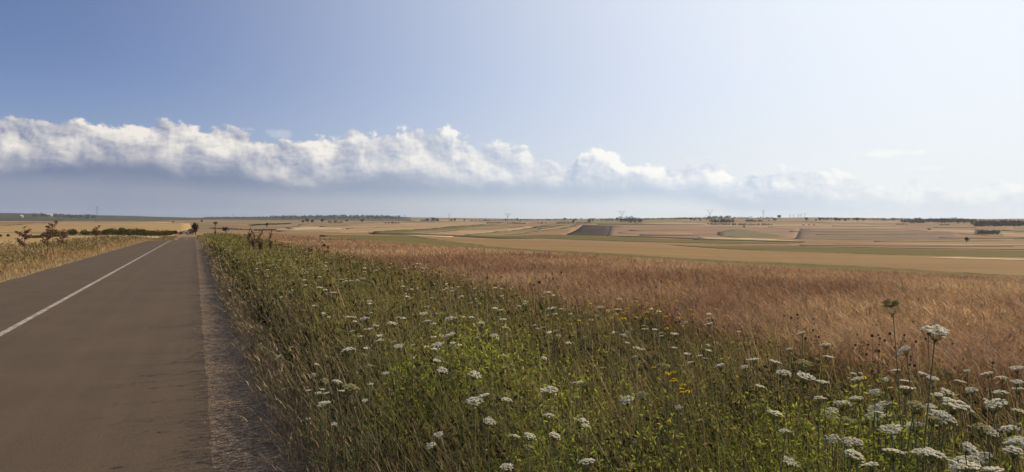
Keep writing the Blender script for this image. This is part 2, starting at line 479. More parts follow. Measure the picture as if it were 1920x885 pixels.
EDGE_R, CENTRE, EDGE_L = 0.10, -2.65, -5.15
m_asph, k = mat_new('asphalt')
P = obj_coord(k)
g1 = k.noise(P, 130, 3, 0.8); g2 = k.noise(P, 0.8, 5, 0.6); g3 = k.noise(rot_coord(k, P, -RD, (0.5, 14, 10)), 1.0, 4, 0.55)
vr = k.voro(P, 95, 0)
c = k.mix(k.ss(g2, 0.3, 0.7), (0.086, 0.061, 0.040), (0.105, 0.075, 0.050))
c = k.mix(k.mul(k.ss(g3, 0.4, 0.7), 0.35), c, (0.082, 0.058, 0.040))
c = k.mix(k.mul(k.ss(g1, 0.45, 0.75), 0.6), c, (0.21, 0.155, 0.11))
c = k.mix(k.mul(k.ss(vr, 0.30, 0.05), 0.45), c, (0.055, 0.04, 0.03))
g4 = k.noise(P, 38, 4, 0.8)
c = k.mix(k.mul(k.ss(g4, 0.50, 0.68), 0.35), c, (0.05, 0.035, 0.024))
gv = k.noise(rot_coord(k, P, -RD, (0.28, 60, 10)), 1.0, 2, 0.5)
c = k.mix(k.mul(k.ss(gv, 0.45, 0.65), 0.22), c, (0.125, 0.09, 0.063))
finish(m_asph, k, c, 0.93, 0.12, bump=k.add(g1, g4), bstr=0.7, bdist=0.006)
strip('road', EDGE_L, EDGE_R, -30, 330, 0.034, m_asph, nl=12, step=0.12,
      wob=(lambda S: 0.10 * vnoise(S, S * 0, 3, 1), lambda S: 0.015 * vnoise(S, S * 0, 0.9, 2) + 0.014 * vnoise(S, S * 0 + 3, 0.13, 5)))
m_line, k = mat_new('road_paint')
P = obj_coord(k)
wn = k.noise(P, 60, 4, 0.7)
finish(m_line, k, k.mix(k.ss(k.add(k.mul(wn, 0.6), k.mul(k.noise(P, 5, 4, 0.7), 0.4)), 0.44, 0.56), (0.46, 0.41, 0.34), (0.17, 0.13, 0.095)), 0.7, 0.3)
strip('road_centre_line', CENTRE - 0.05, CENTRE + 0.05, -30, 330, 0.040, m_line, nl=2, step=0.5,
      wob=(lambda S: 0.008 * vnoise(S, S * 0, .5, 1), lambda S: 0.008 * vnoise(S, S * 0, .6, 2)))
m_sh, k = mat_new('gravel_shoulder')
P = obj_coord(k)
a1 = k.noise(rot_coord(k, P, RD * -1 + 0.25, (0.075, 0.028, 1)), 1.0, 5, 0.75); a2 = k.noise(P, 6, 5, 0.7); a3 = k.voro(P, 38, 1)
c = k.mix(k.ss(a1, 0.40, 0.62), (0.095, 0.068, 0.047), (0.36, 0.265, 0.185))
c = k.mix(k.mul(k.ss(a2, 0.45, 0.7), 0.6), c, (0.17, 0.12, 0.08))
c = k.mix(k.mul(k.ss(a3, 0.22, 0.05), 0.5), c, (0.36, 0.31, 0.25))
finish(m_sh, k, c, 1.0, 0.05, bump=k.add(a1, a3), bstr=1.0, bdist=0.03)
strip('gravel_shoulder', EDGE_R - 0.02, 0.90, -30, 330, 0.030, m_sh, nl=5, step=0.3,
      wob=(lambda S: S * 0, lambda S: 0.05 * vnoise(S, S * 0, 1.1, 4)))
m_so, k = mat_new('verge_soil')
P = obj_coord(k); a1 = k.noise(P, 14, 5, 0.7)
finish(m_so, k, k.mix(a1, (0.035, 0.027, 0.018), (0.08, 0.06, 0.035)), 1.0, 0.05, bump=a1, bstr=0.8, bdist=0.03)
strip('verge_soil', 0.75, 4.8, -30, 330, 0.024, m_so, nl=6, step=0.5, wob=(lambda S: 0.05 * vnoise(S, S * 0, .9, 6), lambda S: S * 0))
m_so2, k = mat_new('straw_soil')
P = obj_coord(k); a1 = k.noise(P, 5, 5, 0.7)
finish(m_so2, k, k.mix(a1, (0.20, 0.14, 0.075), (0.36, 0.26, 0.14)), 1.0, 0.05, bump=a1, bstr=0.8, bdist=0.03)
strip('dry_verge', -12, EDGE_L + 0.04, -30, 330, 0.020, m_so2, nl=6, step=0.7)

# ------------------------------------------------------------------ fields
def drape(name, poly_px, mat, lift, step=None, world_poly=None, label=None):
    poly = world_poly or [hit(x, y)[:2] for x, y in poly_px]
    dmin = min(math.hypot(*p_) for p_ in poly)
    lift = 0.04 + lift * 0.35 * min(1.0, dmin / 900)
    sk = 0.08 + 0.4 * min(1.0, dmin / 900)
    # densify the outline
    out = []
    for i in range(len(poly)):
        a = np.array(poly[i]); b = np.array(poly[(i + 1) % len(poly)])
        dl = np.linalg.norm(b - a); dm = min(np.linalg.norm(a), np.linalg.norm(b))
        n = max(1, min(80, int(dl / max(4, dm * 0.03))))
        for q in range(n):
            c_ = a + (b - a) * q / n
            if 0 < q:
                nv = np.array([-(b - a)[1], (b - a)[0]]) / (dl + 1e-6)
                c_ = c_ + nv * math.sin(q * 1.9 + i) * min(dm * 0.0015, 2.0)
            out.append(c_)
    bp = np.array(out)
    nb = len(bp)
    # interior polar points
    az = np.arctan2(bp[:, 0], bp[:, 1]); dd = np.hypot(bp[:, 0], bp[:, 1])
    A, D = np.meshgrid(np.arange(az.min(), az.max(), 0.012), np.geomspace(dd.min(), dd.max(), max(4, int(math.log(dd.max() / dd.min()) / 0.022))))
    pts = np.stack([np.sin(A) * D, np.cos(A) * D], -1).reshape(-1, 2)
    x, y = pts[:, 0], pts[:, 1]; ins = np.zeros(len(pts), bool)
    j = nb - 1
    for i in range(nb):
        xi, yi, xj, yj = *bp[i], *bp[j]
        cnd = ((yi > y) != (yj > y))
        with np.errstate(divide='ignore', invalid='ignore'):
            ins ^= cnd & (x < (xj - xi) * (y - yi) / (yj - yi + 1e-12) + xi)
        j = i
    pts = pts[ins]
    allp = [Vector(p) for p in bp] + [Vector(p) for p in pts]
    v2, e2, f2, *_ = delaunay_2d_cdt(allp, [], [list(range(nb))], 1, 0.01)
    V = np.array([p[:] for p in v2]); T = np.array([f for f in f2 if len(f) == 3])
    if len(T) == 0: print('EMPTY FIELD', name); return
    Z = ground(V[:, 0], V[:, 1]) + lift
    V3 = np.column_stack([V, Z])
    # skirt so the crop has thickness
    from collections import Counter
    ec = Counter(); od = {}
    for t in T:
        for a, b in ((t[0], t[1]), (t[1], t[2]), (t[2], t[0])):
            ec[(min(a, b), max(a, b))] += 1; od[(min(a, b), max(a, b))] = (a, b)
    be = [od[e] for e, c_ in ec.items() if c_ == 1]
    idx = sorted({v for e in be for v in e}); mp = {v: i + len(V3) for i, v in enumerate(idx)}
    low = V3[idx].copy(); low[:, 2] -= lift + sk
    Q = np.array([[b, a, mp[a], mp[b]] for a, b in be])
    o = mesh_np(name, np.concatenate([V3, low]), [T, Q], mat, None, None, True)
    tag(o, kind='structure', label=label)
    return o

TAN = field_mat('stubble_tan', (0.31, 0.195, 0.105), (0.20, 0.13, 0.070), 0.5, 90, 5)
TAN2 = field_mat('stubble_pale', (0.40, 0.275, 0.155), (0.26, 0.18, 0.100), 0.2, 90, 5)
PALE = field_mat('straw_pale', (0.47, 0.36, 0.22), (0.38, 0.28, 0.165), 0.2, 60, 4)
GOLD = field_mat('wheat_gold', (0.29, 0.180, 0.080), (0.21, 0.135, 0.060), 1.2, 120, 3)
GOLD2 = field_mat('wheat_bright', (0.37, 0.25, 0.115), (0.27, 0.185, 0.085), 1.2, 120, 3)
OLIVE = field_mat('grass_olive', (0.155, 0.125, 0.040), (0.115, 0.095, 0.032), 0.9, 100, 4)
OLIVE2 = field_mat('grass_dry', (0.25, 0.19, 0.085), (0.17, 0.14, 0.06), 0.9, 100, 6)
GREEN = field_mat('crop_green', (0.16, 0.135, 0.065), (0.20, 0.155, 0.085), 0.9, 60, 3)
DARKG = field_mat('ditch_scrub', (0.05, 0.05, 0.022), (0.085, 0.075, 0.03), 0.3, 12, 3)
PLOUGH = field_mat('ploughed_earth', (0.048, 0.034, 0.028), (0.066, 0.046, 0.036), -0.2, 150, 3)
PINK = field_mat('clay_stubble', (0.30, 0.19, 0.12), (0.22, 0.14, 0.088), 0.4, 120, 8)
MAUVE = field_mat('dry_clay', (0.235, 0.155, 0.105), (0.17, 0.115, 0.078), 0.4, 120, 8)

drape('stubble_field', [(470, 436), (560, 431), (620, 434), (700, 436), (850, 424), (1000, 417), (1400, 421), (1900, 424), (1900, 462), (1500, 462), (1100, 456), (800, 444), (620, 441), (520, 439)], TAN, 0.12)
# far strips
drape('stubble_field', [(470, 430), (560, 424), (700, 418), (840, 416), (1000, 417), (860, 424), (760, 431), (640, 436), (560, 433)], TAN2, 0.2)
drape('straw_field', [(535, 427), (560, 425), (640, 428), (640, 429), (540, 430)], PALE, 0.35)
drape('grass_strip', [(700, 434), (780, 430), (850, 424), (905, 420), (960, 421), (880, 427), (790, 434), (700, 440)], OLIVE, 0.35)
drape('stubble_field', [(774, 438), (860, 431), (985, 424), (1000, 425), (930, 434), (870, 440)], TAN2, 0.4)
drape('grass_strip', [(870, 440), (930, 434), (1005, 425), (1030, 421), (1080, 421), (990, 436), (943, 441), (990, 444), (880, 442)], OLIVE2, 0.45)
drape('stubble_field', [(943, 441), (1000, 434), (1050, 428), (1080, 422), (1094, 422), (1061, 440)], TAN, 0.5)
drape('stubble_field', [(1145, 423), (1330, 424), (1500, 429), (1490, 446), (1340, 448), (1200, 445), (1136, 442)], PINK, 0.3)
drape('ploughed_field', [(1093, 422), (1145, 423), (1136, 442.5), (1061, 440.5)], PLOUGH, 0.6)
drape('green_field', [(1345, 436), (1370, 431), (1400, 430), (1445, 437), (1485, 445), (1380, 446), (1345, 441)], GREEN, 0.45)
drape('stubble_field', [(1500, 429), (1690, 429), (1760, 433), (1800, 440), (1800, 449), (1600, 450), (1490, 448)], MAUVE, 0.35)
drape('stubble_field', [(1200, 417), (1480, 420), (1620, 421), (1700, 426), (1640, 429), (1480, 429), (1330, 424), (1180, 421)], TAN2, 0.55)
drape('stubble_field', [(1700, 431), (1790, 437), (1920, 446), (2100, 448), (2100, 440), (1900, 438), (1780, 430)], TAN2, 0.5)
drape('grass_strip', [(1180, 445), (1240, 446), (1310, 449), (1310, 447), (1200, 443), (1136, 442.6)], DARKG, 0.9)
drape('straw_field', [(1310, 445), (1400, 447), (1480, 451), (1510, 453), (1400, 450.2), (1310, 447.5)], PALE, 0.8)
drape('grass_strip', [(1300, 448.2), (1400, 450.8), (1510, 454), (1505, 455), (1400, 452), (1300, 449.5)], DARKG, 1.1)
drape('grass_strip', [(860, 441.5), (990, 442), (1040, 439), (1070, 440.5), (1150, 444), (1310, 450), (1500, 456), (1480, 458), (1320, 456), (1180, 453), (1000, 447), (900, 444.5)], OLIVE, 0.7)
drape('stubble_field', [(1500, 455), (1700, 449), (1920, 453), (2150, 455), (2150, 468), (1920, 468), (1650, 465), (1480, 462), (1320, 458)], TAN, 0.6)
drape('straw_field', [(1560, 458), (1700, 457), (1920, 458), (2100, 459), (2100, 461), (1900, 461), (1700, 460)], TAN2, 0.8)
drape('ditch', [(690, 437), (760, 438), (850, 441), (940, 446), (1000, 448), (935, 447.8), (850, 443.5), (760, 440.5), (700, 439.5)], DARKG, 1.2)
drape('straw_field', [(733, 441), (780, 440.8), (850, 443.6), (845, 444.8), (775, 442.6)], PALE, 1.25)
drape('green_strip', [(1250, 459), (1480, 463), (1650, 466), (1920, 470), (2200, 472), (2200, 486), (1920, 483), (1660, 478), (1480, 472)], OLIVE, 0.5)
drape('wheat_field', [(770, 443), (860, 445), (930, 447), (1000, 449), (1100, 454), (1180, 458), (1250, 460), (1480, 472), (1660, 478), (1920, 483), (2300, 487), (2300, 537), (1920, 519), (1800, 512), (1700, 506), (1600, 500), (1500, 495.5), (1280, 485), (1180, 478), (1060, 472), (960, 466), (900, 461), (830, 452)], GOLD, 0.5)
drape('straw_strip', [(1725, 483), (1800, 483.5), (1920, 486), (2100, 490), (2100, 492), (1920, 489), (1800, 486)], PALE, 0.7)
# left of the road
drape('stubble_field', [(-500, 416), (0, 424), (70, 419), (180, 416.3), (300, 416), (356, 419), (358, 429), (330, 434), (250, 434), (60, 434), (-500, 438)], GOLD2, 0.3)
drape('grass_field', [(-500, 436), (0, 437), (150, 442), (300, 440), (325, 436), (340, 436), (325, 441), (220, 450), (120, 458), (0, 470), (-500, 520)], GOLD2, 0.25)
# distant patches on the ridge
drape('green_field', [(1095, 413), (1240, 411), (1300, 413), (1240, 418), (1130, 419), (1040, 417)], OLIVE2, 0.8)
drape('stubble_field', [(980, 412), (1010, 409.6), (1045, 411), (1055, 413)], GOLD2, 1.0)
drape('straw_field', [(1500, 415), (1600, 414), (1760, 417), (1700, 419), (1560, 418)], TAN2, 0.9)
drape('orchard_ground', [(1830, 430), (1875, 430), (1880, 441), (1826, 440)], OLIVE2, 0.9)

for i, (x0, y0, x1, y1, t_, m_) in enumerate([(560, 422, 700, 419, .6, OLIVE2), (600, 425, 760, 421, .7, TAN), (650, 429, 790, 424.5, .8, OLIVE2), (1010, 430, 1060, 425, 1.2, OLIVE2), (1180, 432, 1330, 431, .8, OLIVE2),
      (1160, 437, 1300, 438, .7, TAN2), (1200, 441, 1310, 442.5, .7, DARKG), (1480, 434, 1700, 433, .8, TAN), (1530, 440, 1720, 440, .5, OLIVE2), (1560, 424, 1680, 425, .7, OLIVE2), (1440, 425.5, 1560, 426, .6, TAN),
      (1640, 453, 1900, 451.5, .8, OLIVE2), (1500, 460, 1900, 463, .8, OLIVE2), (1760, 446, 1920, 447.5, .7, OLIVE2), (1750, 426, 1830, 427, .7, OLIVE2), (1880, 432, 1990, 434, 1.2, OLIVE2), (520, 434, 640, 433.5, .8, OLIVE2), (1000, 427, 1100, 419.5, .6, DARKG), (760, 414, 900, 413.6, .5, PALE), (1120, 420.5, 1320, 421.5, .5, DARKG)]):
    drape('field_margin', [(x0, y0 - t_), ((x0 + x1) / 2, (y0 + y1) / 2 - t_ * 1.1), (x1, y1 - t_ * .4), (x1, y1 + t_ * .4), ((x0 + x1) / 2, (y0 + y1) / 2 + t_ * .9), (x0, y0 + t_)], m_, 0.95 + 0.02 * i)
HILL = field_mat('hill_scrub', (0.045, 0.048, 0.03), (0.10, 0.09, 0.055), 0.3, 300, 60)
def sector(x0, x1, d0, d1, n=14):
    a = [pxaz(x0) + (pxaz(x1) - pxaz(x0)) * i / n for i in range(n + 1)]
    return [(math.sin(t) * d0, math.cos(t) * d0) for t in a] + [(math.sin(t) * d1, math.cos(t) * d1) for t in a[::-1]]
drape('hills', None, HILL, 3.0, world_poly=sector(-1200, 770, 3700, 6200, 40))
# big near wheat field, canopy sheet; the stalks come later
m_wh, k = mat_new('wheat_canopy')
P = obj_coord(k)
a1 = k.noise(rot_coord(k, P, RD * -1, (0.35, 1.1, 1)), 1.0, 5, 0.72); a2 = k.noise(P, 0.12, 4, 0.6); a3 = k.noise(P, 9, 4, 0.7)
c = k.mix(k.ss(a1, 0.33, 0.67), (0.20, 0.115, 0.064), (0.44, 0.28, 0.165))
c = k.mix(k.mul(k.ss(a2, 0.4, 0.65), 0.45), c, (0.42, 0.27, 0.13))
c = k.mix(k.mul(k.ss(a3, 0.5, 0.7), 0.5), c, (0.14, 0.075, 0.04))
finish(m_wh, k, c, 1.0, 0.05, bump=k.add(a1, a3), bstr=1.0, bdist=0.25)
strip('barley_field', 4.5, 29, -60, 430, 0.42, m_wh, nl=40, step=1.5, skirt=0.5)
drape('green_field', [(600, 440), (700, 441), (800, 443.5), (830, 452), (900, 461), (960, 466), (1060, 472), (1180, 478), (1280, 485), (1500, 495.5), (1600, 500), (1700, 506), (1800, 512), (1920, 519), (2300, 537), (2300, 640), (1920, 606), (1480, 570), (1180, 536), (960, 510), (800, 488), (660, 461), (600, 449)], OLIVE, 0.12)
# ------------------------------------------------------------------ palette for plants
def colvar(base, n, v=0.18, hue=0.08):
    b = np.asarray(base)[None]; f = RG.uniform(1 - v, 1 + v, (n, 1)); h = RG.uniform(1 - hue, 1 + hue, (n, 3))
    return b * f * h
M_GRASS = attr_mat('dry_grass', 0.75, 0.28, 0.08)
M_LEAF = attr_mat('weed_leaf', 0.75, 0.45, 0.08)
M_UNDER = attr_mat('undergrowth_shade_leaf', 0.8, 0.08)
M_PETAL = attr_mat('white_petal', 0.8, 0.42, var=0.12)
M_STEM = attr_mat('weed_stem', 0.7, 0.10)
M_BARLEY = attr_mat('barley_straw', 0.75, 0.35)
M_BARK = plain_mat('bark', (0.12, 0.085, 0.06), (0.07, 0.05, 0.035), 3)

def in_view(X, Y, margin=0.12):
    a = np.arctan2(X, Y); return np.abs(a - 0.0) < math.atan(960 / F) + margin

# sample points along the strip lat l0..l1 with density D0 (per m2) falling as (d0/d)^p
def scatter(l0, l1, s0, s1, D0, d0, p, edge=0.0):
    pts = []
    edges = np.arange(s0, s1 + 0.01, 0.5) if s1 <= 12 else np.concatenate([np.arange(s0, 12, 0.5), np.geomspace(12, s1, 60)])
    for a, b in zip(edges[:-1], edges[1:]):
        mid = (a + b) / 2
        nl = max(1, int((l1 - l0) / 4) )
        for q in range(nl):
            la = l0 + (l1 - l0) * q / nl; lb = l0 + (l1 - l0) * (q + 1) / nl
            lm = (la + lb) / 2
            d = max(d0, math.hypot(mid, max(abs(lm) - 0.0, 0.1)))
            x, y = from_sl(mid, lm)
            if abs(math.atan2(x, y)) > math.atan(960 / F) + 0.35 + 1.0 / max(d, 1.0) and d > 4: continue
            n = D0 * (d0 / d) ** p * (b - a) * (lb - la)
            n = int(n) + (random.random() < n % 1)
            if n: pts.append(np.stack([RG.uniform(a, b, n), RG.uniform(la, lb, n)], -1))
    P = np.concatenate(pts)
    x, y = from_sl(P[:, 0], P[:, 1])
    ok = in_view(x, y, 0.30) & (np.hypot(x, y) > 0.9)
    P = P[ok]; x = x[ok]; y = y[ok]
    return P[:, 0], P[:, 1], x, y, ground(x, y), np.hypot(x, y)

green_px = [(905, 690, 0.42), (980, 670, 0.30), (870, 665, 0.3), (1100, 850, 0.35), (1230, 870, 0.3), (1480, 760, 0.35), (1560, 850, 0.35), (1750, 860, 0.4), (1660, 800, 0.3), (760, 690, 0.3), (1030, 810, 0.28), (1900, 880, 0.35)]
GREEN_C = [(*along(x, y, (1.6 - 0.7) * F / (y - HOR))[:2], r) for x, y, r in green_px]
def greenness(x, y):
    g = np.zeros_like(x)
    for cx, cy, r in GREEN_C: g = np.maximum(g, np.exp(-((x - cx) ** 2 + (y - cy) ** 2) / (r * r * 0.8)))
    return g
def vheight(s, l, x, y):
    h = 0.24 + 0.58 * smooth((l - 0.58) / 0.75)
    h = h * (1 + 0.30 * vnoise(x, y, 0.55, 3) + 0.15 * vnoise(x, y, 0.17, 8))
    h = h * (1 - 0.25 * smooth((l - 3.8) / 0.9))
    return h

def build_verge():
    # --- thin green-brown stems
    G = Geo()
    s, l, x, y, z, d = scatter(0.58, 4.42, -1.5, 330, 2300, 3.0, 1.4)
    # clumps
    keep = RG.uniform(size=len(x)) < 0.55 + 0.45 * (vnoise(x, y, 0.33, 4) > -0.1)
    s, l, x, y, z, d = [v[keep] for v in (s, l, x, y, z, d)]
    k_ = np.clip(d / 3.0, 1, None) ** 0.85
    n = len(x); H = vheight(s, l, x, y) * RG.uniform(0.45, 1.12, n)
    mixg = greenness(x, y)
    dry = smooth((l - 2.6) / 1.8 + 0.35 * vnoise(x, y, 1.5, 1)) * smooth((10 - s) / 8) 
    c = colvar((0.235, 0.200, 0.062), n, 0.5, 0.12)
    c2 = colvar((0.42, 0.31, 0.155), n, 0.5, 0.1)
    c3 = colvar((0.21, 0.24, 0.045), n, 0.3, 0.1)
    pick = RG.uniform(size=n)
    c = np.where((pick < 0.36 + 0.35 * dry)[:, None], c2, c)
    c = np.where((RG.uniform(size=n) < mixg)[:, None], c3, c)
    keep = RG.uniform(size=n) < np.clip(0.45 + (l - 0.6) * 0.35, 0, 1)
    x, y, z, H, k_, c = [v[keep] for v in (x, y, z, H, k_, c)]; n = len(x)
    G.blades(np.stack([x, y, z], -1), H, 0.0026 * k_ * RG.uniform(0.6, 1.5, n), RG.normal(-1.1, 0.9, n), RG.uniform(0, 0.35, n), RG.uniform(-0.05, 0.35, n), c, 3, 0.35)
    print('stems', n)
    o = G.build('verge_stems', M_GRASS); tag(o, 'thin green brown weed stems packed along the right verge', 'weeds', kind='stuff')
    # --- leaflets spread through the verge volume
    G = Geo()
    s, l, x, y, z, d = scatter(0.66, 4.42, -1.5, 330, 12500, 3.0, 1.5)
    n = len(x); k_ = np.clip(d / 3.0, 1, None) ** 0.8
    H = vheight(s, l, x, y); mixg = greenness(x, y)
    H = H * (1 + 0.18 * mixg)
    f = RG.uniform(0.0, 1.0, n) ** 0.65
    clump = 1.25 * vnoise(x, y, 0.24, 5) + vnoise(x + f * .2, y, 0.09, 2) * 0.7 + 0.5 * vnoise(x, y, .7, 12)
    keep = RG.uniform(size=n) < np.clip(0.36 + 0.75 * clump + 0.9 * mixg - 0.35 * smooth((1.25 - l) / 0.5), 0.03, 1)
    x, y, z, d, H, f, k_, mixg, l, s = [v[keep] for v in (x, y, z, d, H, f, k_, mixg, l, s)]
    n = len(x)
    c = colvar((0.190, 0.166, 0.046), n, 0.6, 0.14)
    c3 = colvar((0.30, 0.33, 0.045), n, 0.35, 0.12)
    c4 = colvar((0.16, 0.10, 0.045), n, 0.35, 0.12)
    dry = smooth((l - 2.4) / 1.6 + 0.5 * vnoise(x, y, 0.8, 1)) * 0.6
    c = np.where((RG.uniform(size=n) < dry)[:, None], c4, c)
    brn = 0.55 * smooth((2.3 - l) / 1.2) * smooth((9 - s) / 6)
    c = np.where((RG.uniform(size=n) < brn)[:, None], colvar((0.12, 0.085, 0.042), n, .4, .1), c)
    c = np.where((RG.uniform(size=n) < mixg * 1.1)[:, None], c3, c)
    G.leaves(np.stack([x, y, z + H * f * 0.97], -1), RG.uniform(0.010, 0.027, n) * k_, c, 0.30)
    print('leaflets', n)
    o = G.build('verge_foliage', M_LEAF); tag(o, 'fine feathery green foliage filling the right verge', 'weeds', kind='stuff')
    # --- dense inner foliage, brown green, colour darkened to paint shade inside the verge
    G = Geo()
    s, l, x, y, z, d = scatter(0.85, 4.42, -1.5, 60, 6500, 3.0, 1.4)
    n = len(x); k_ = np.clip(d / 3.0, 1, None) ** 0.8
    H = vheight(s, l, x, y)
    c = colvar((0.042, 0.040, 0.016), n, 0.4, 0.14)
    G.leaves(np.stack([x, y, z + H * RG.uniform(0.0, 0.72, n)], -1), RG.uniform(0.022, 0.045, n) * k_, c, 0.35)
    o = G.build('verge_undergrowth', M_UNDER); tag(o, 'dense brown green undergrowth darkened as shade deep inside the right verge', 'weeds', kind='stuff')
    # --- straw grass along the shoulder edge
    G = Geo()
    s, l, x, y, z, d = scatter(0.48, 1.25, -1.5, 330, 1400, 3.0, 1.10)
    keep = RG.uniform(size=len(x)) < np.clip(1.2 - (l - 0.5) * 0.9, 0.1, 1) * (0.35 + 0.65 * (vnoise(x, y, 0.35, 9) > -0.25)) * smooth((l - 0.46) / 0.2)
    s, l, x, y, z, d = [v[keep] for v in (s, l, x, y, z, d)]
    keep = RG.uniform(size=len(x)) < np.clip(0.22 + d / 9, 0.25, 1); s, l, x, y, z, d = [v[keep] for v in (s, l, x, y, z, d)]
    n = len(x); k_ = np.clip(d / 3.0, 1, None) ** 0.75
    H = RG.uniform(0.12, 0.55, n) * (0.55 + 0.45 * smooth((l - 0.5) / 0.5))
    c = colvar((0.42, 0.31, 0.18), n, 0.40, 0.07) * RG.choice([0.45, 0.7, 1.0], n)[:, None]
    az = RG.normal(-1.3, 1.0, n); le = RG.uniform(0, 0.4, n); cu = RG.uniform(0.0, 0.5, n)
    tp = G.blades(np.stack([x, y, z], -1), H, 0.003 * k_, az, le, cu, c, 3, 0.5)
    # seed heads
    hd = RG.uniform(size=n) < 0.6
    G.blades(tp[hd] - [0, 0, 0.02], RG.uniform(0.03, 0.07, hd.sum()), 0.0065 * k_[hd], az[hd], le[hd] + 0.3, cu[hd], c[hd] * 1.15, 2, 0.2)
    # near-left dry tuft of upright grasses on the verge
    s, l, x, y, z, d = scatter(0.75, 2.0, 1.5, 7, 380, 3.0, 1.3)
    n = len(x); H = RG.uniform(0.3, 0.7, n); c = colvar((0.22, 0.165, 0.085), n, 0.35, 0.07)
    az = RG.normal(-1.2, 0.9, n)
    tp = G.blades(np.stack([x, y, z], -1), H, 0.003, az, RG.uniform(0, 0.3, n), RG.uniform(0, 0.4, n), c, 3, 0.5)
    G.blades(tp - [0, 0, 0.02], RG.uniform(0.04, 0.08, n), 0.006, az, 0.3, 0.3, c * 1.2, 2, 0.2)
    o = G.build('straw_grass', M_GRASS); tag(o, 'pale dry straw grass along the edge of the gravel shoulder', 'grass', kind='stuff')
    # --- litter on the shoulder
    G = Geo()
    s, l, x, y, z, d = scatter(-0.02, 0.95, 0, 120, 3400, 3.0, 1.4)
    n = len(x); k_ = np.clip(d / 3.0, 1, None) ** 0.8
    keep = RG.uniform(size=n) < np.clip(0.15 + (l + 0.0) * 1.6, 0, 1) * (0.5 + 0.5 * (vnoise(x, y, 0.16, 1) > -0.2))
    x, y, z, k_, d = [v[keep] for v in (x, y, z, k_, d)]; n = len(x)
    c = colvar((0.36, 0.265, 0.165), n, 0.6, 0.08)
    G.blades(np.stack([x, y, z + 0.032], -1), RG.uniform(0.02, 0.06, n), 0.0032 * k_, RG.uniform(0, 6.28, n), RG.uniform(0.6, 1.6, n), RG.uniform(0, .4, n), c, 2, 0.4, up=0.22)
    o = G.build('straw_litter', M_GRASS); tag(o, 'short broken straw and dead grass lying on the gravel shoulder', 'grass', kind='stuff')
    # --- dark dead seed stalks, brown heads, towards the barley
    G = Geo()
    s, l, x, y, z, d = scatter(2.4, 4.9, -1.0, 40, 42, 3.0, 1.0)
    keep = RG.uniform(size=len(x)) < np.clip(1.15 - s / 6, 0.10, 1); s, l, x, y, z, d = [v[keep] for v in (s, l, x, y, z, d)]
    n = len(x); k_ = np.clip(d / 3.0, 1, None) ** 0.8
    H = RG.uniform(0.55, 0.98, n); c = colvar((0.12, 0.075, 0.04), n, 0.35)
    az = RG.uniform(0, 6.28, n)
    tp = G.blades(np.stack([x, y, z], -1), H, 0.0035 * k_, az, RG.uniform(0, .25, n), RG.uniform(0, .2, n), c, 3, 0.6)
    G.leaves(tp, 0.016 * k_, c * 0.8, 0.9); G.leaves(tp, 0.016 * k_, c * 0.8, 0.9)
    for q in range(5):      # side branches
        b = np.stack([x, y, z], -1) + (tp - np.stack([x, y, z], -1)) * RG.uniform(0.55, 0.95, (n, 1))
        t2 = G.blades(b, RG.uniform(0.05, 0.18, n), 0.0022 * k_, RG.uniform(0, 6.28, n), 0.6, 0.1, c, 2, 0.6)
        G.leaves(t2, 0.013 * k_, c * 0.7, 0.9); G.leaves(t2, 0.013 * k_, c * 0.7, 0.9)
    o = G.build('dead_stalks', M_STEM); tag(o, 'dark branching dead weed stalks with small brown heads beside the barley', 'weeds', kind='stuff')
build_verge()

# ------------------------------------------------------------------ barley stalks
def build_barley():
    G = Geo()
    n = 260000
    d0, d1 = 4.5, 110.0
    # density ~ d^-1.6 in a wedge -> radial pdf ~ d^-0.6
    u = RG.uniform(size=n); d = (d0 ** .4 + u * (d1 ** .4 - d0 ** .4)) ** 2.5
    a = RG.uniform(-R(42), R(50), n)
    x = np.sin(a) * d; y = np.cos(a) * d; s, l = to_sl(x, y)
    ok = (l > 4.12 + 0.35 * vnoise(x, y, 1, 1)) & (l < 28.8 + 0.3 * vnoise(x, y, 4, 1))
    x, y, d, l = x[ok], y[ok], d[ok], l[ok]; n = len(x); print('barley', n)
    k_ = np.clip(d / 6.0, 1, None) ** 0.75
    z = ground(x, y)
    H = 0.74 + 0.05 * vnoise(x, y, 2.3, 3) + RG.uniform(-0.09, 0.07, n)
    patch = smooth(0.5 + 0.8 * vnoise(x, y, 6, 2) + 0.3 * vnoise(x, y, 1.7, 7))
    ca = colvar((0.43, 0.280, 0.146), n, 0.5, 0.08); cb = colvar((0.255, 0.145, 0.080), n, 0.45, 0.08)
    c = ca * (1 - patch[:, None]) + cb * patch[:, None]
    az = RG.normal(-0.9, 1.5, n)
    P = np.stack([x, y, z + H - 0.42], -1)
    tp = G.blades(P, 0.40, 0.0032 * k_, az, RG.uniform(0, .12, n), RG.uniform(0, .15, n), c * [.8, .82, .8], 2, 0.6)
    # nodding ears
    ear = G.blades(tp - [0, 0, 0.01], RG.uniform(0.05, 0.085, n), 0.0125 * k_, az, RG.uniform(.0, 1.1, n), RG.uniform(.1, .9, n), c * 1.12, 2, 0.45)
    near = d < 40
    for q in range(4):
        m = near & (RG.uniform(size=n) < 0.9)
        G.blades(tp[m] + [0, 0, 0.015 * q], RG.uniform(0.05, 0.11, m.sum()), 0.0013 * k_[m], az[m] + RG.normal(0, .35, m.sum()), RG.uniform(.5, 1.2, m.sum()), RG.uniform(0, .5, m.sum()), c[m] * 1.3, 1, 0.3)
    print('barley tris', G.tri())
    o = G.build('barley', M_BARLEY); tag(o, 'reddish gold ripe barley stalks standing in the near field', 'barley', kind='stuff')
build_barley()

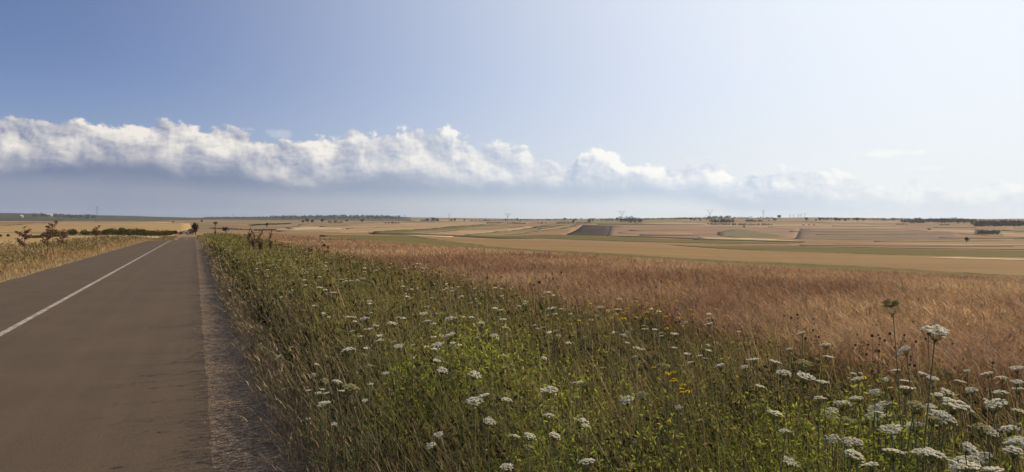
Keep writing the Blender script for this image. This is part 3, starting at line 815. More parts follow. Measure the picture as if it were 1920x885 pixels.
# ------------------------------------------------------------------ left verge
def build_left():
    G = Geo()
    s, l, x, y, z, d = scatter(-10.5, -5.2, 8, 330, 300, 14.0, 1.25)
    n = len(x); k_ = np.clip(d / 8.0, 1, None) ** 0.8
    prof = 0.12 + 0.58 * smooth((-l - 5.4) / 1.6) * (0.75 + 0.45 * vnoise(x, y, 2.2, 3)) 
    H = prof * RG.uniform(0.5, 1.15, n)
    gmix = smooth(0.45 + 1.0 * vnoise(s, l, 7, 6)) * smooth((-l - 5.9) / 1.0)
    c = colvar((0.34, 0.235, 0.115), n, 0.40, 0.09); cg = colvar((0.135, 0.12, 0.042), n, 0.4, 0.1)
    c = np.where((RG.uniform(size=n) < gmix * 0.75)[:, None], cg, c)
    G.blades(np.stack([x, y, z], -1), H, 0.007 * k_, RG.normal(-1.2, 1.0, n), RG.uniform(0, .35, n), RG.uniform(0, .5, n), c, 3, 0.3)
    q = -l > 6.3
    G.leaves(np.stack([x, y, z + H * RG.uniform(0.2, 1, n)], -1)[q], 0.035 * k_[q], c[q] * 0.9, 0.35)
    o = G.build('left_verge_grass', M_GRASS); o.name = 'dry_grass'; tag(o, 'tall dry golden grass with green tufts left of the road', 'grass', kind='stuff')
build_left()

# ------------------------------------------------------------------ wild carrots
def umbel_mesh(kind, seed):
    rg = random.Random(seed); G = Geo()
    nray = {'flat': 46, 'dome': 46, 'young': 40, 'nest': 40}[kind]
    white = (0.88, 0.83, 0.66); green = (0.16, 0.17, 0.06)
    if kind == 'young': white = (0.46, 0.42, 0.20)
    if kind == 'nest': white = (0.20, 0.175, 0.07)
    # unit radius 1; centre of flower plane at z=0, rays meet at (0,0,-0.75)
    foot = Vector((0, 0, -0.85 if kind != 'nest' else -1.3))
    for i in range(nray):
        if kind != 'nest' and rg.random() < 0.12: continue
        q = i * 2.39996 + rg.uniform(-.22, .22); r = math.sqrt((i + 0.5) / nray) * rg.uniform(0.86, 1.08) * (1 + .16 * math.sin(3 * q + seed) + .1 * math.sin(5 * q + 2 * seed))
        if kind == 'nest':
            rr = 0.62 + 0.12 * math.sin(i); zt = rg.uniform(-0.1, 0.35); c = Vector((math.cos(q) * rr * r ** .3, math.sin(q) * rr * r ** .3, zt))
        else:
            zt = {'flat': 0.06, 'dome': 0.26, 'young': 0.34}[kind] * (1 - r * r) + rg.uniform(-.09, .09)
            c = Vector((math.cos(q) * r * 0.92, math.sin(q) * r * 0.92, zt))
        mid = foot.lerp(c, 0.5) + Vector((c.x, c.y, 0)) * (0.10 if kind != 'nest' else 0.75)
        G.tube([foot, mid, c - Vector((0, 0, 0.05))], [0.014, 0.010, 0.009], green, 3)
        # umbellet: ragged little cluster of florets
        n = 15 if kind != 'nest' else 26
        ru = 0.135 if kind != 'nest' else 0.26
        pts = []
        for j in range(n):
            rj = math.sqrt((j + .5) / n) * ru; qj = j * 2.4 + q
            pts.append((c.x + math.cos(qj) * rj, c.y + math.sin(qj) * rj, c.z + 0.06 * (1 - (rj / ru) ** 2) + rg.uniform(-.02, .02)))
        G.leaves(pts, [rg.uniform(0.07, 0.115) for _ in pts], [[v * rg.uniform(.82, 1.08) for v in white] for _ in pts], 0.95, flat=0.55)
        G.leaves([(c.x, c.y, c.z - .02)] * 2, 0.2, [0.30, 0.30, 0.16], 0.9, flat=0.8)
    # bracts below
    for i in range(9):
        q = i / 9 * 6.283 + rg.uniform(-.2, .2)
        G.tube([foot, foot + Vector((math.cos(q) * .35, math.sin(q) * .35, -.12))], [0.02, 0.006], green, 3)
    me_o = G.build('umbel', M_PETAL); me = me_o.data; bpy.data.objects.remove(me_o)
    return me
def stem_mesh(seed):
    rg = random.Random(seed); G = Geo()
    ax, ay = rg.uniform(-.05, .05), rg.uniform(-.05, .05)
    pts = [(ax * math.sin(t * 3.1), ay * math.sin(t * 3.1), t) for t in np.linspace(0, 1, 7)]
    G.tube(pts, [0.0032, 0.0029, .0027, .0025, .0023, .0021, .0018], (0.17, 0.155, 0.065), 4)
    for i in range(4):
        t = rg.uniform(.25, .75); q = rg.uniform(0, 6.28)
        p = np.array([ax * math.sin(t * 3.1), ay * math.sin(t * 3.1), t])
        tip = p + np.array([math.cos(q) * .10, math.sin(q) * .10, rg.uniform(.05, .14)])
        G.tube([p, (p + tip) / 2 + [0, 0, .01], tip], [.0015, .0012, .0008], (0.12, 0.12, 0.04), 3)
        L = p + (tip - p) * RG.uniform(0.3, 1.0, (22, 1)) + RG.normal(0, .012, (22, 3))
        G.leaves(L, 0.018, (0.095, 0.11, 0.03), 0.25)
    o = G.build('stem', M_STEM); me = o.data; bpy.data.objects.remove(o); return me
UM = {k_: [umbel_mesh(k_, i * 7 + len(k_)) for i in range(4 if k_ in ('flat', 'dome') else 2)] for k_ in ('flat', 'dome', 'young', 'nest')}
ST = [stem_mesh(i + 50) for i in range(5)]
def carrot(pos, rad, kind, label, group, tilt=(0, 0), side=(0, 0)):
    """pos = world position of the flower head"""
    gx, gy = pos[0] + side[0], pos[1] + side[1]
    gz = float(ground(gx, gy))
    e = empty('wild_carrot', (gx, gy, gz)); tag(e, label, 'wildflower', group)
    top = Vector((pos[0] - gx, pos[1] - gy, pos[2] - gz))
    nrm = Vector((math.sin(tilt[0]), math.sin(tilt[1]), 1)).normalized()
    foot = top - nrm * rad * (0.85 if kind != 'nest' else 1.3)
    Lq = foot.length
    st = link_mesh('stem', random.choice(ST), e, (0, 0, 0), foot.to_track_quat('Z', 'Y').to_euler(), (1, 1, Lq))
    q = nrm.to_track_quat('Z', 'Y').to_euler()
    link_mesh('umbel', random.choice(UM[kind]), e, top, q, (rad, rad, rad))
    return e

# flower heads read from the photograph: pixel x, y, width, kind
heads = [(522,669,18,'flat'),(662,595,20,'flat'),(682,598,22,'dome'),(735,606,24,'flat'),(747,595,15,'flat'),(690,617,18,'flat'),(705,611,17,'flat'),(660,621,13,'flat'),
(709,639,17,'flat'),(651,657,37,'dome'),(682,666,18,'young'),(691,688,24,'young'),(747,649,24,'flat'),(774,647,14,'flat'),(794,588,20,'flat'),(815,588,14,'flat'),(801,602,19,'flat'),
(843,598,26,'dome'),(843,628,33,'flat'),(820,646,26,'flat'),(849,643,16,'flat'),(723,700,22,'flat'),(819,676,20,'flat'),(830,694,28,'flat'),(588,703,15,'dome'),(608,715,24,'young'),
(632,716,22,'dome'),(658,728,35,'young'),(605,730,15,'flat'),(579,732,15,'flat'),(597,738,20,'dome'),(612,737,18,'flat'),(641,733,14,'flat'),(609,755,30,'flat'),(603,761,18,'dome'),
(684,751,14,'flat'),(530,730,14,'flat'),(578,786,16,'dome'),(822,815,19,'flat'),(807,835,19,'flat'),(545,652,12,'dome'),(488,645,13,'flat'),(695,720,15,'flat'),(594,683,11,'flat'),
(627,795,12,'flat'),(903,605,15,'flat'),(947,614,18,'flat'),(926,629,20,'flat'),(1033,578,22,'flat'),(1001,610,13,'flat'),(939,581,14,'flat'),(974,574,11,'flat'),(1158,580,18,'flat'),
(1209,617,20,'flat'),(1265,626,19,'flat'),(1264,652,20,'flat'),(1329,607,17,'flat'),(1240,630,11,'flat'),(1095,634,18,'young'),(1020,672,19,'dome'),(890,702,32,'flat'),(1031,731,39,'flat'),
(1084,717,28,'flat'),(1103,724,36,'nest'),(1174,750,35,'flat'),(1202,741,32,'young'),(950,749,27,'flat'),(906,742,29,'flat'),(890,754,44,'dome'),(917,790,35,'flat'),(1029,780,30,'dome'),
(1090,790,40,'dome'),(1097,799,20,'dome'),(965,819,27,'dome'),(993,818,27,'dome'),(1040,817,28,'dome'),(991,839,27,'young'),(857,854,28,'nest'),(950,876,32,'dome'),(1044,850,24,'nest'),
(1101,867,42,'dome'),(1272,764,22,'flat'),(1246,687,34,'young'),(1349,685,22,'flat'),(1395,688,18,'flat'),(1312,667,12,'flat'),(1323,672,12,'flat'),(1329,657,16,'flat'),(1327,647,12,'flat'),
(1412,674,27,'flat'),(1453,678,27,'flat'),(1506,683,55,'young'),(1469,700,35,'dome'),(1511,706,43,'flat'),(1543,716,24,'flat'),(1502,624,19,'flat'),(1480,654,14,'flat'),(1554,669,23,'flat'),
(1548,646,23,'flat'),(1537,747,26,'dome'),(1578,757,37,'dome'),(1605,746,30,'flat'),(1661,757,34,'dome'),(1599,700,15,'flat'),(1607,710,24,'flat'),(1660,711,15,'flat'),
(1679,694,23,'flat'),(1698,714,25,'flat'),(1700,727,39,'flat'),(1749,709,27,'flat'),(1730,700,20,'flat'),(1776,735,36,'flat'),(1780,702,22,'nest'),(1813,695,15,'flat'),
(1850,700,24,'flat'),(1878,709,24,'dome'),(1821,731,30,'flat'),(1876,737,36,'dome'),(1907,716,25,'flat'),(1909,729,32,'flat'),(1864,756,55,'flat'),(1792,758,58,'flat'),
(1757,773,30,'flat'),(1718,762,43,'young'),(1749,787,38,'young'),(1911,772,34,'dome'),(1841,804,45,'young'),(1712,797,45,'flat'),(1671,805,47,'flat'),(1646,773,23,'flat'),
(1660,780,23,'dome'),(1587,789,34,'young'),(1605,830,40,'dome'),(1601,854,42,'dome'),(1630,871,34,'flat'),(1730,850,55,'dome'),(1819,843,38,'dome'),(1901,846,38,'dome'),
(1815,872,55,'flat'),(1862,880,48,'flat'),(1792,878,36,'dome'),(1453,776,34,'dome'),(1472,809,31,'dome'),(1755,620,58,'flat'),(1693,657,32,'dome'),(1671,571,34,'nest'),
(1560,822,30,'flat'),(1905,690,26,'flat'),(1425,724,20,'flat'),(1760,740,30,'flat'),(1640,735,24,'flat'),(1800,715,22,'flat')]
special = {
 (1755, 620): 'tall white wild carrot standing alone above the barley at the right',
 (1671, 571): 'closed green brown wild carrot head rising highest against the barley',
 (1693, 657): 'white wild carrot head tipped sideways just below the tall closed head',
 (1506, 683): 'large domed yellow green wild carrot head above a row of flat white ones',
 (1246, 687): 'domed green wild carrot head beside the yellow ragwort cluster',
 (522, 669): 'white wild carrot leaning out over the shadowed gravel shoulder edge',
 (530, 730): 'small wild carrot leaning left, lowest one hanging over the shoulder shadow',
 (488, 645): 'small pale wild carrot in the shade at the very edge of the shoulder',
 (890, 754): 'large domed cream wild carrot below the bright green bush',
 (890, 702): 'flat white wild carrot seen edge on just right of centre left green bush',
 (1174, 750): 'flat white wild carrot left of a grey green head, above a fallen straw stem',
 (1202, 741): 'grey green unripe wild carrot head touching a flat white one',
 (1103, 724): 'brown curled wild carrot seed head right behind a flat white one',
 (857, 854): 'brown curled wild carrot seed head low in the shaded bottom foliage',
 (950, 876): 'round white wild carrot head cut by the bottom edge of the picture',
 (1101, 867): 'large white wild carrot head near the bottom centre above dark leaves',
 (1090, 790): 'tilted creamy wild carrot with a smaller head under its right side',
 (651, 657): 'wide arched white wild carrot alone among brown stems of the left verge',
 (1841, 804): 'yellowish wild carrot going to seed low at the right side',
 (1749, 787): 'yellow green rounded wild carrot right of two broad flat white heads',
 (1718, 762): 'pale green half closed wild carrot among the white ones at the right',
 (1792, 758): 'broad flat white wild carrot, left one of the two widest in the right row',
 (1864, 756): 'broad flat white wild carrot, right one of the two widest in the right row',
 (1730, 850): 'wide white wild carrot with a shaded left half at lower right',
 (1819, 843): 'round white wild carrot facing the camera at lower right',
 (1780, 702): 'curled brown wild carrot head among flat white ones near the barley',
 (1044, 850): 'grey brown closed wild carrot head between two white ones at bottom centre',
}
KINDW = {'flat': 'flat white wild carrot', 'dome': 'domed white wild carrot', 'young': 'greenish unopened wild carrot', 'nest': 'brown closed wild carrot'}
def zone(x, y):
    if y < 640: a = 'far off near the barley edge' if x > 900 else 'in the green brown left verge'
    elif x < 760: a = 'in the dark cluster beside the road shoulder'
    elif x < 1350: a = 'around the bright green bush in mid verge'
    elif y < 740: a = 'in the row along the right barley edge'
    else: a = 'in the thick patch at the lower right'
    return a
for (hx, hy, hw, kd) in heads:
    H = 0.86 + random.uniform(-0.07, 0.09)
    if (hx, hy) == (1755, 620): H = 1.24
    if (hx, hy) == (1671, 571): H = 1.30
    if (hx, hy) == (1693, 657): H = 1.12
    if hx < 560: H = 0.62
    elif hx < 700 and hy > 690: H = 0.78
    for it in range(14):
        d = (EYE - H) * F / (hy - HOR)
        p = along(hx, hy, d); s_, l_ = to_sl(p[0], p[1])
        g = float(ground(p[0], p[1]))
        if l_ > 4.6 : H += 0.04
        elif l_ < 0.62: H -= 0.04
        else: break
    dist = math.sqrt(p[0] ** 2 + p[1] ** 2 + (p[2] - EYE) ** 2)
    ray = math.hypot((hx - 960) / F, 1)
    rad = min(0.052, max(0.017, hw * (p[1]) / F * (0.46 if hx > 1350 else 0.43))) * random.uniform(0.85, 1.12)
    if kd == 'nest': rad *= 1.15
    lab = special.get((hx, hy))
    tl = (random.uniform(-.38, .30), random.uniform(-.40, .25))
    sd_ = (random.uniform(-.05, .10), random.uniform(-.08, .08))
    if hx < 560: tl = (-0.7, -0.2); sd_ = (0.22, 0.08)
    if (hx, hy) == (1693, 657): tl = (-0.9, 0.1); sd_ = (0.20, 0.0)
    if (hx, hy) == (1819, 843): tl = (0.3, -0.9)
    if lab: carrot(p, rad, kd, lab, 'wild carrots on the verge', tl, sd_)
    else: carrot(p, rad, kd, f'{KINDW[kd]} {zone(hx, hy)}', f'{kd} wild carrots {zone(hx, hy)}', tl, sd_)
rg2 = random.Random(5)
for i in range(18):
    px_ = rg2.uniform(1480, 1915); py_ = rg2.uniform(765, 880); H_ = rg2.uniform(.74, .92); p = along(px_, py_, (EYE - H_) * F / (py_ - HOR))
    carrot(p, rg2.uniform(0.022, 0.036), rg2.choice(['flat', 'dome', 'flat']), 'white wild carrot filling the lower right corner', 'wild carrots filling the lower right corner', (rg2.uniform(-.5, .4), rg2.uniform(-.7, .3)))
for i in range(38):      # more small heads on the near half of the verge
    s_ = rg2.uniform(2.6, 8.5); l_ = rg2.uniform(0.9, 4.2); x, y = from_sl(s_, l_)
    if abs(math.atan2(x, y)) > 0.57: continue
    carrot((x, y, float(ground(x, y)) + rg2.uniform(0.66, 0.86)), rg2.uniform(0.015, 0.026), rg2.choice(['flat', 'dome', 'flat', 'young']), 'very small half hidden wild carrot head low among the near verge stalks', 'small half hidden wild carrots', (rg2.uniform(-.5, .5), rg2.uniform(-.5, .4)))
# the small ones further along the verge
cnt = 0
while cnt < 78:
    s_ = random.uniform(6.5, 34) if random.random() < .8 else random.uniform(5, 60); l_ = random.uniform(1.2, 4.5)
    x, y = from_sl(s_, l_)
    if abs(math.atan2(x, y)) > 0.57: continue
    d = math.hypot(x, y)
    z = float(ground(x, y)) + random.uniform(0.74, 0.95)
    carrot((x, y, z), random.uniform(0.024, 0.040), random.choice(['flat', 'flat', 'flat', 'dome', 'young']), 'small distant wild carrot head, one of many alike dotting the receding verge', 'distant wild carrots on the receding verge',
           (random.uniform(-.2, .2), random.uniform(-.2, .2)))
    cnt += 1

EG = Geo(); ne = 190
s_ = 4.5 * (36 / 4.5) ** RG.uniform(0, 1, ne); l_ = RG.uniform(1.0, 4.25, ne); x_, y_ = from_sl(s_, l_)
for a_, b_, c_ in zip(x_, y_, ground(x_, y_)):
    h_ = random.uniform(0.66, 0.88); r_ = random.uniform(.014, .028)
    EG.blades([[a_, b_, c_ + .2]], h_ - .2, 0.005, 0, 0, 0, (0.2, 0.19, 0.07), 2, .7)
    q_ = np.arange(22); rr_ = np.sqrt((q_ + .5) / 22) * r_
    P_ = np.stack([a_ + np.cos(q_ * 2.4) * rr_, b_ + np.sin(q_ * 2.4) * rr_, c_ + h_ + RG.normal(0, .003, 22) + .004 * (1 - rr_ / r_)], -1)
    EG.leaves(P_, r_ * .55, colvar((0.84, 0.79, 0.60), 22, .12), .95, flat=.5)
tag(EG.build('small_carrot_heads', M_PETAL), 'many very small white wild carrot heads sprinkled through the right verge', 'wildflowers', kind='stuff')

# ------------------------------------------------------------------ yellow flowers
def yellow_mesh():
    G = Geo()
    for i in range(14):
        q = i / 14 * 6.283
        for rr, zz in ((1.0, 0.0), (0.7, 0.12)):
            a = Vector((math.cos(q + rr), math.sin(q + rr), 0)); b = Vector((-a.y, a.x, 0))
            V = [a * .15 + Vector((0, 0, zz)), a * .6 * rr + b * .16 + Vector((0, 0, zz + .08)), a * rr + Vector((0, 0, zz + .05)), a * .6 * rr - b * .16 + Vector((0, 0, zz + .08))]
            G.add([v[:] for v in V], [[0, 1, 2, 3]], (0.80, 0.60, 0.03))
    G.tube([(0, 0, -.45), (0, 0, -.2), (0, 0, .02), (0, 0, .15)], [.15, .3, .33, .12], (0.30, 0.22, 0.03), 7)
    o = G.build('flower', M_PETAL); me = o.data; bpy.data.objects.remove(o); return me
YM = yellow_mesh()
def yellow(pos, rad, label, group):
    gz = float(ground(pos[0], pos[1]))
    e = empty('yellow_flower', (pos[0], pos[1], gz)); tag(e, label, 'wildflower', group)
    h = pos[2] - gz
    link_mesh('stem', random.choice(ST), e, (0, 0, 0), (0, 0, random.uniform(0, 6)), (0.8, 0.8, h - rad * .3))
    link_mesh('flower_head', YM, e, (0, 0, h), (random.uniform(-.7, .3), random.uniform(-.5, .5), 0), (rad,) * 3)
ylist = [(990,733,7),(1061,733,8),(1147,626,7),(1070,608,7),(1086,601,7),(1193,595,7),(1235,795,8),(1255,790,8),(1226,689,9),(1655,665,9),(1620,708,9),(1670,727,9),(1548,642,7),(1428,685,6),
         (1588,721,6),(1357,628,6),(1387,797,6),(1206,809,8),(813,579,6),(930,716,5)]
for i, (a, b, wd) in enumerate(ylist):
    p = along(a, b, (EYE - 0.84) * F / (b - HOR)); yellow(p, wd * p[1] / F * 0.6, 'small yellow daisy like flower scattered through the verge', 'scattered yellow flowers')
for i in range(13):
    a, b = random.choice([(1258, 700), (1268, 712), (1284, 725)]); a += random.uniform(-9, 9); b += random.uniform(-11, 11)
    p = along(a, b, (EYE - 0.88) * F / (b - HOR)); yellow(p, 0.013, 'bright yellow ragwort flower in the cluster beside the domed green head', 'yellow ragwort cluster')
for i in range(40):
    a = random.gauss(1210, 75); b = random.gauss(585, 13) + abs(a - 1220) * 0.02
    if not 1050 < a < 1360: continue
    H = random.uniform(0.80, 0.98); p = along(a, b, (EYE - H) * F / (b - HOR))
    yellow(p, 0.016, 'tiny yellow flower in the dense yellow patch beside the barley edge', 'yellow flowers at the barley edge')

# ------------------------------------------------------------------ docks (rusty seed stalks) and thistles
M_DOCK = attr_mat('rusty_seed', 0.85, 0.15)
def dock_meshes(seed):
    rg = random.Random(seed); S = Geo(); H_ = Geo()
    S.tube([(0, 0, 0), (.01, .01, .5), (0, .02, 1)], [.011, .008, .004], (0.13, 0.08, 0.045), 5)
    pts = []
    for i in range(11):
        t = rg.uniform(.5, .95); q = rg.uniform(0, 6.28); L = rg.uniform(.15, .34)
        a = Vector((0, 0.01, t)); b = a + Vector((math.cos(q) * L * .6, math.sin(q) * L * .6, L * .55))
        S.tube([a, (a + b) / 2 + Vector((math.cos(q) * .03, math.sin(q) * .03, 0)), b], [.005, .004, .003], (0.13, 0.055, 0.03), 3)
        for j in range(30): pts.append(a.lerp(b, rg.uniform(.4, 1.1)) + Vector([rg.gauss(0, .03), rg.gauss(0, .03), rg.gauss(0, .014)]))
    for j in range(35): pts.append(Vector((rg.gauss(0, .03), rg.gauss(0, .03), rg.uniform(.7, 1.08))))
    H_.leaves([p[:] for p in pts], 0.045, [[0.17 * rg.uniform(.5, 1.4), 0.108 * rg.uniform(.5, 1.3), 0.055] for _ in pts], 0.8)
    a = S.build('stem', M_STEM); b = H_.build('seed_head', M_DOCK); r = (a.data, b.data)
    bpy.data.objects.remove(a); bpy.data.objects.remove(b); return r
DK = [dock_meshes(i) for i in range(3)]
def dock(px, py_top, d, label, group=None, wide=1.0):
    p = along(px, py_top, d); gz = float(ground(p[0], p[1])); h = max(0.5, p[2] - gz) / 1.08
    e = empty('dock_plant', (p[0], p[1], gz)); tag(e, label, 'weed', group)
    st, hd = random.choice(DK); rz = random.uniform(0, 6)
    link_mesh('stem', st, e, (0, 0, 0), (0, 0, rz), (h * wide, h * wide, h)); link_mesh('seed_head', hd, e, (0, 0, 0), (0, 0, rz), (h * wide, h * wide, h))
dock(46, 423, 38, 'rust brown dock plant leftmost by the left verge, seen against the hedge', wide=1.0)
dock(100, 416, 44, 'tallest rust brown dock plant, spreading branches, on the left verge', wide=1.2)
dock(118, 428, 46, 'short bushy brown dock just right of the tallest dock on the left verge', wide=1.1)
dock(88, 430, 43, 'low brown dock left of the tallest dock on the left verge', wide=1.1)
dock(182, 424, 62, 'rusty dock plant in front of the left hedge, right of the others', wide=1.1)
dock(231, 426, 82, 'thin dark upright dead stalk on the left verge before the hedge', wide=0.35)
for (a, b, dd, lb) in [(468, 428, 30, 'rust red dock head beside the dark round bush beyond the right verge'), (476, 431, 26, 'rust red dock in the group ending the right verge'), (487, 433, 24, 'rust red dock in the group ending the right verge'),
                
                 (404, 424, 60, 'orange brown weed tuft right of the roadside tree'), (506, 435, 27, 'rust red dock in the group ending the right verge')]:
    dock(a, b, dd, lb, 'docks at the far end of the right verge', wide=0.36)

# thistle heads in the barley
TH = Geo()
TH.tube([(0, 0, -.6), (0, 0, -.3), (0, 0, .1), (0, 0, .45), (0, 0, .6)], [.25, .75, .9, .6, .15], (0.05, 0.032, 0.02), 9)
TH.leaves(RG.normal(0, .55, (60, 3)), 0.5, (0.06, 0.038, 0.022), 0.3)
tho = TH.build('seed_head', M_DOCK); THM = tho.data; bpy.data.objects.remove(tho)
for i, (a, b, r_) in enumerate([(1011, 529, 3.6), (914, 521, 2.6), (824, 510, 2.6), (940, 519, 2), (766, 511, 2), (883, 532, 2), (1105, 537, 1.8), (1862, 680, 3.2), (1240, 527, 1.8), (1336, 600, 2.4), (1230, 538, 2)]):
    d = 8.5 if b < 560 else 4.5
    p = along(a, b, d); gz = float(ground(p[0], p[1]))
    e = empty('thistle', (p[0], p[1], gz)); tag(e, ['largest dark thistle head standing above the barley at picture centre', 'small dark thistle head poking out of the barley'][i > 0], 'weed', 'thistle heads in the barley')
    link_mesh('stem', random.choice(ST), e, (0, 0, 0), (0, 0, 0), (1, 1, p[2] - gz)); link_mesh('seed_head', THM, e, (0, 0, p[2] - gz), (0, 0, i), (r_ * p[1] / F,) * 3)

# ------------------------------------------------------------------ trees, hedges, woods
M_CROWN = attr_mat('tree_foliage', 0.9, 0.12, 0.1)
def crown_pts(rg, n, rx_, rz_, lobes=9):
    L = []
    for i in range(lobes):
        q = rg.uniform(0, 6.28); r = rg.uniform(.2, .62); L.append((math.cos(q) * r, math.sin(q) * r, rg.uniform(-.45, .5), rg.uniform(.30, .5)))
    L += [(0, 0, 0, .62), (0.1, 0, .2, .5)]
    out = []
    while len(out) < n:
        l_ = rg.choice(L); v = Vector([rg.gauss(0, 1) for _ in range(3)]).normalized() * l_[3] * rg.uniform(.55, 1.05)
        out.append(((l_[0] + v.x) * rx_, (l_[1] + v.y) * rx_, (l_[2] + v.z * .9) * rz_))
    return out
def tree_mesh(seed, shape):
    rg = random.Random(seed); C = Geo(); T = Geo()
    # unit tree, height 1
    if shape == 'round': rx_, rz_, cz = .52, .46, .60
    elif shape == 'tall': rx_, rz_, cz = .30, .50, .56
    else: rx_, rz_, cz = .80, .52, .50
    p = crown_pts(rg, 620, rx_, rz_); p = [(a, b, max(0.04, c + cz)) for a, b, c in p]
    base = (0.050, 0.052, 0.024)
    C.leaves(p, [rg.uniform(.06, .12) for _ in p], [[v * rg.uniform(.6, 1.5) for v in base] for _ in p], 0.75)
    T.tube([(0, 0, -.05), (.01, 0, .2), (0.02, .01, .45), (0, 0, .7)], [.045, .034, .025, .01], (0.08, 0.06, 0.045), 6)
    for i in range(5):
        q = i * 1.3 + rg.random(); t = rg.uniform(.25, .45)
        T.tube([(0.015, 0, t), (math.cos(q) * rx_ * .3, math.sin(q) * rx_ * .3, t + .14), (math.cos(q) * rx_ * .6, math.sin(q) * rx_ * .6, t + .3)], [.018, .012, .004], (0.08, 0.06, 0.045), 4)
    a = C.build('crown', M_CROWN); b = T.build('trunk', M_BARK); r = (a.data, b.data)
    bpy.data.objects.remove(a); bpy.data.objects.remove(b); return r
TR = {k_: [tree_mesh(i * 3 + j, k_) for i in range(3)] for j, k_ in enumerate(('round', 'tall', 'wide'))}
def tree(px, py, hpx, shape, label, group=None):
    X = hit(px, py); h = hpx / F * X[1]
    name = 'tree' if shape != 'wide' else 'bush'
    e = empty(name, X); tag(e, label, name, group)
    c_, t_ = random.choice(TR[shape]); rz = random.uniform(0, 6)
    link_mesh('crown', c_, e, (0, 0, 0), (0, 0, rz), (h, h, h)); link_mesh('trunk', t_, e, (0, 0, 0), (0, 0, rz), (h, h, h))
def hedge(px0, py0, px1, py1, hpx, label, name='hedge', kind=None, depth=1.0, lump=1.0, col=(0.055, 0.058, 0.026)):
    A = Vector(hit(px0, py0)); B = Vector(hit(px1, py1))
    L = (B - A).length; h = hpx / F * (A.y + B.y) / 2; rg = random.Random(int(px0 * 7 + py0))
    G = Geo(); pts = []; sz = []
    nl = max(3, int(L / (h * 0.55)))
    per = max(30, min(140, int(24000 / nl)))
    nr = (B - A).cross(Vector((0, 0, 1))).normalized()
    for i in range(nl):
        t = (i + rg.uniform(-.4, .4)) / max(1, nl - 1)
        hh = h * rg.uniform(0.55, 1.0) ** lump
        off = rg.uniform(-1, 1) * h * depth
        c_ = A.lerp(B, t) + nr * off
        gz = float(ground(c_.x, c_.y))
        for j in range(per):
            v = Vector([rg.gauss(0, 1) for _ in range(3)]).normalized() * rg.uniform(.5, 1.0)
            pts.append((c_.x + v.x * hh * .62, c_.y + v.y * hh * .62, gz + max(0.0, hh * .52 + v.z * hh * .48))); sz.append(hh * rg.uniform(.10, .2))
    G.leaves(pts, sz, [[v * rg.uniform(.6, 1.4) for v in col] for _ in pts], 0.75)
    o = G.build(name, M_CROWN)
    # origin at the base
    o.data.transform(__import__('mathutils').Matrix.Translation(-A)); o.location = A
    return tag(o, label, {'hedge': 'hedge', 'woodland': 'wood'}.get(name, name), kind=kind)

tree(367, 441, 25, 'tall', 'dark tall roadside tree at the far end of the road')
tree(360, 441, 14, 'wide', 'low dark bush at the foot of the roadside tree')
tree(423, 438, 14, 'round', 'dark round bush in the tan field right of the road')
tree(404, 424, 9, 'round', 'small brownish tree above the orange weed tuft, right of the roadside tree')
tree(500, 427, 10, 'tall', 'small dark tree left of centre on the dark field edge')
tree(325, 418.5, 4, 'round', 'tiny dark tree on the crest of the golden field left of the road')
tree(378, 418, 6, 'round', 'small tree on the ridge just right of the roadside tree')
rowA = [(568, 419, 7), (576, 419, 9), (585, 419, 8), (604, 419, 9), (650, 417, 6), (679, 418, 8)]
for a, b, c_ in rowA: tree(a, b, c_, 'round', 'dark tree in the loose row below the wooded hill left of centre', 'trees below the wooded hill')
for a, b, c_ in [(802, 416, 7), (812, 416, 9), (820, 416, 7)]: tree(a, b, c_, 'round', 'dark tree of the trio below the pale rounded hill', 'three trees below the pale hill')
for a, b, c_ in [(846, 416, 6), (853, 416, 7)]: tree(a, b, c_, 'round', 'small tree of the close pair under the thin pylon', 'pair of trees under the thin pylon')
tree(871, 415.5, 5, 'round', 'single tiny tree right of the close pair on the pale ridge')
tree(910, 415, 4, 'round', 'tiniest tree left of the V shaped pylon')
tree(948, 414.5, 6, 'tall', 'small tree at the left foot of the V shaped pylon')
for a, b, c_ in [(970, 415, 7), (976, 415, 5)]: tree(a, b, c_, 'tall', 'small tree of the pair right of the V shaped pylon', 'pair of trees right of the V shaped pylon')
for a, b, c_ in [(1059, 415, 7), (1080, 415, 6), (1075, 419, 7), (1105, 419, 7)]: tree(a, b, c_, 'round', 'dark tree around the low hedge above the dark ploughed field', 'trees above the ploughed field')
for a, b, c_ in [(1090, 412.5, 4), (1112, 412.5, 4), (1148, 413, 4), (1157, 413, 6), (1242, 413, 5), (1267, 413, 4), (1275, 413, 4)]: tree(a, b, c_, 'round', 'small tree on the grey green ridge near the second pylon', 'small trees on the grey green ridge')
for a, b, c_ in [(1295, 415, 8), (1302, 415, 5), (1313, 415, 5), (1325, 414, 4)]: tree(a, b, c_, 'round', 'dark tree left of the wood under the third pylon', 'trees left of the ridge wood')
tree(1461, 411, 9, 'round', 'round dark tree alone on the skyline right of the tall thin pylon')
tree(1453, 416, 8, 'round', 'dark tree just below the lone skyline tree')
tree(1441, 416, 4, 'round', 'tiny tree left of the tree below the skyline tree')
for a, b, c_ in [(1512, 415, 8), (1530, 415, 5), (1537, 415, 7)]: tree(a, b, c_, 'round', 'dark tree on the ridge right of the wind turbines', 'ridge trees right of the turbines')
for a, b, c_ in [(1567, 416, 9), (1574, 416, 7), (1585, 416, 6), (1607, 416, 9), (1618, 416, 7)]: tree(a, b, c_, 'round', 'dark tree in the right hand ridge group', 'right hand ridge trees')
for a, b, c_ in [(1655, 415, 5), (1675, 415, 7), (1660, 415, 4)]: tree(a, b, c_, 'round', 'dark tree left of the long dark wood on the right', 'trees left of the long wood')
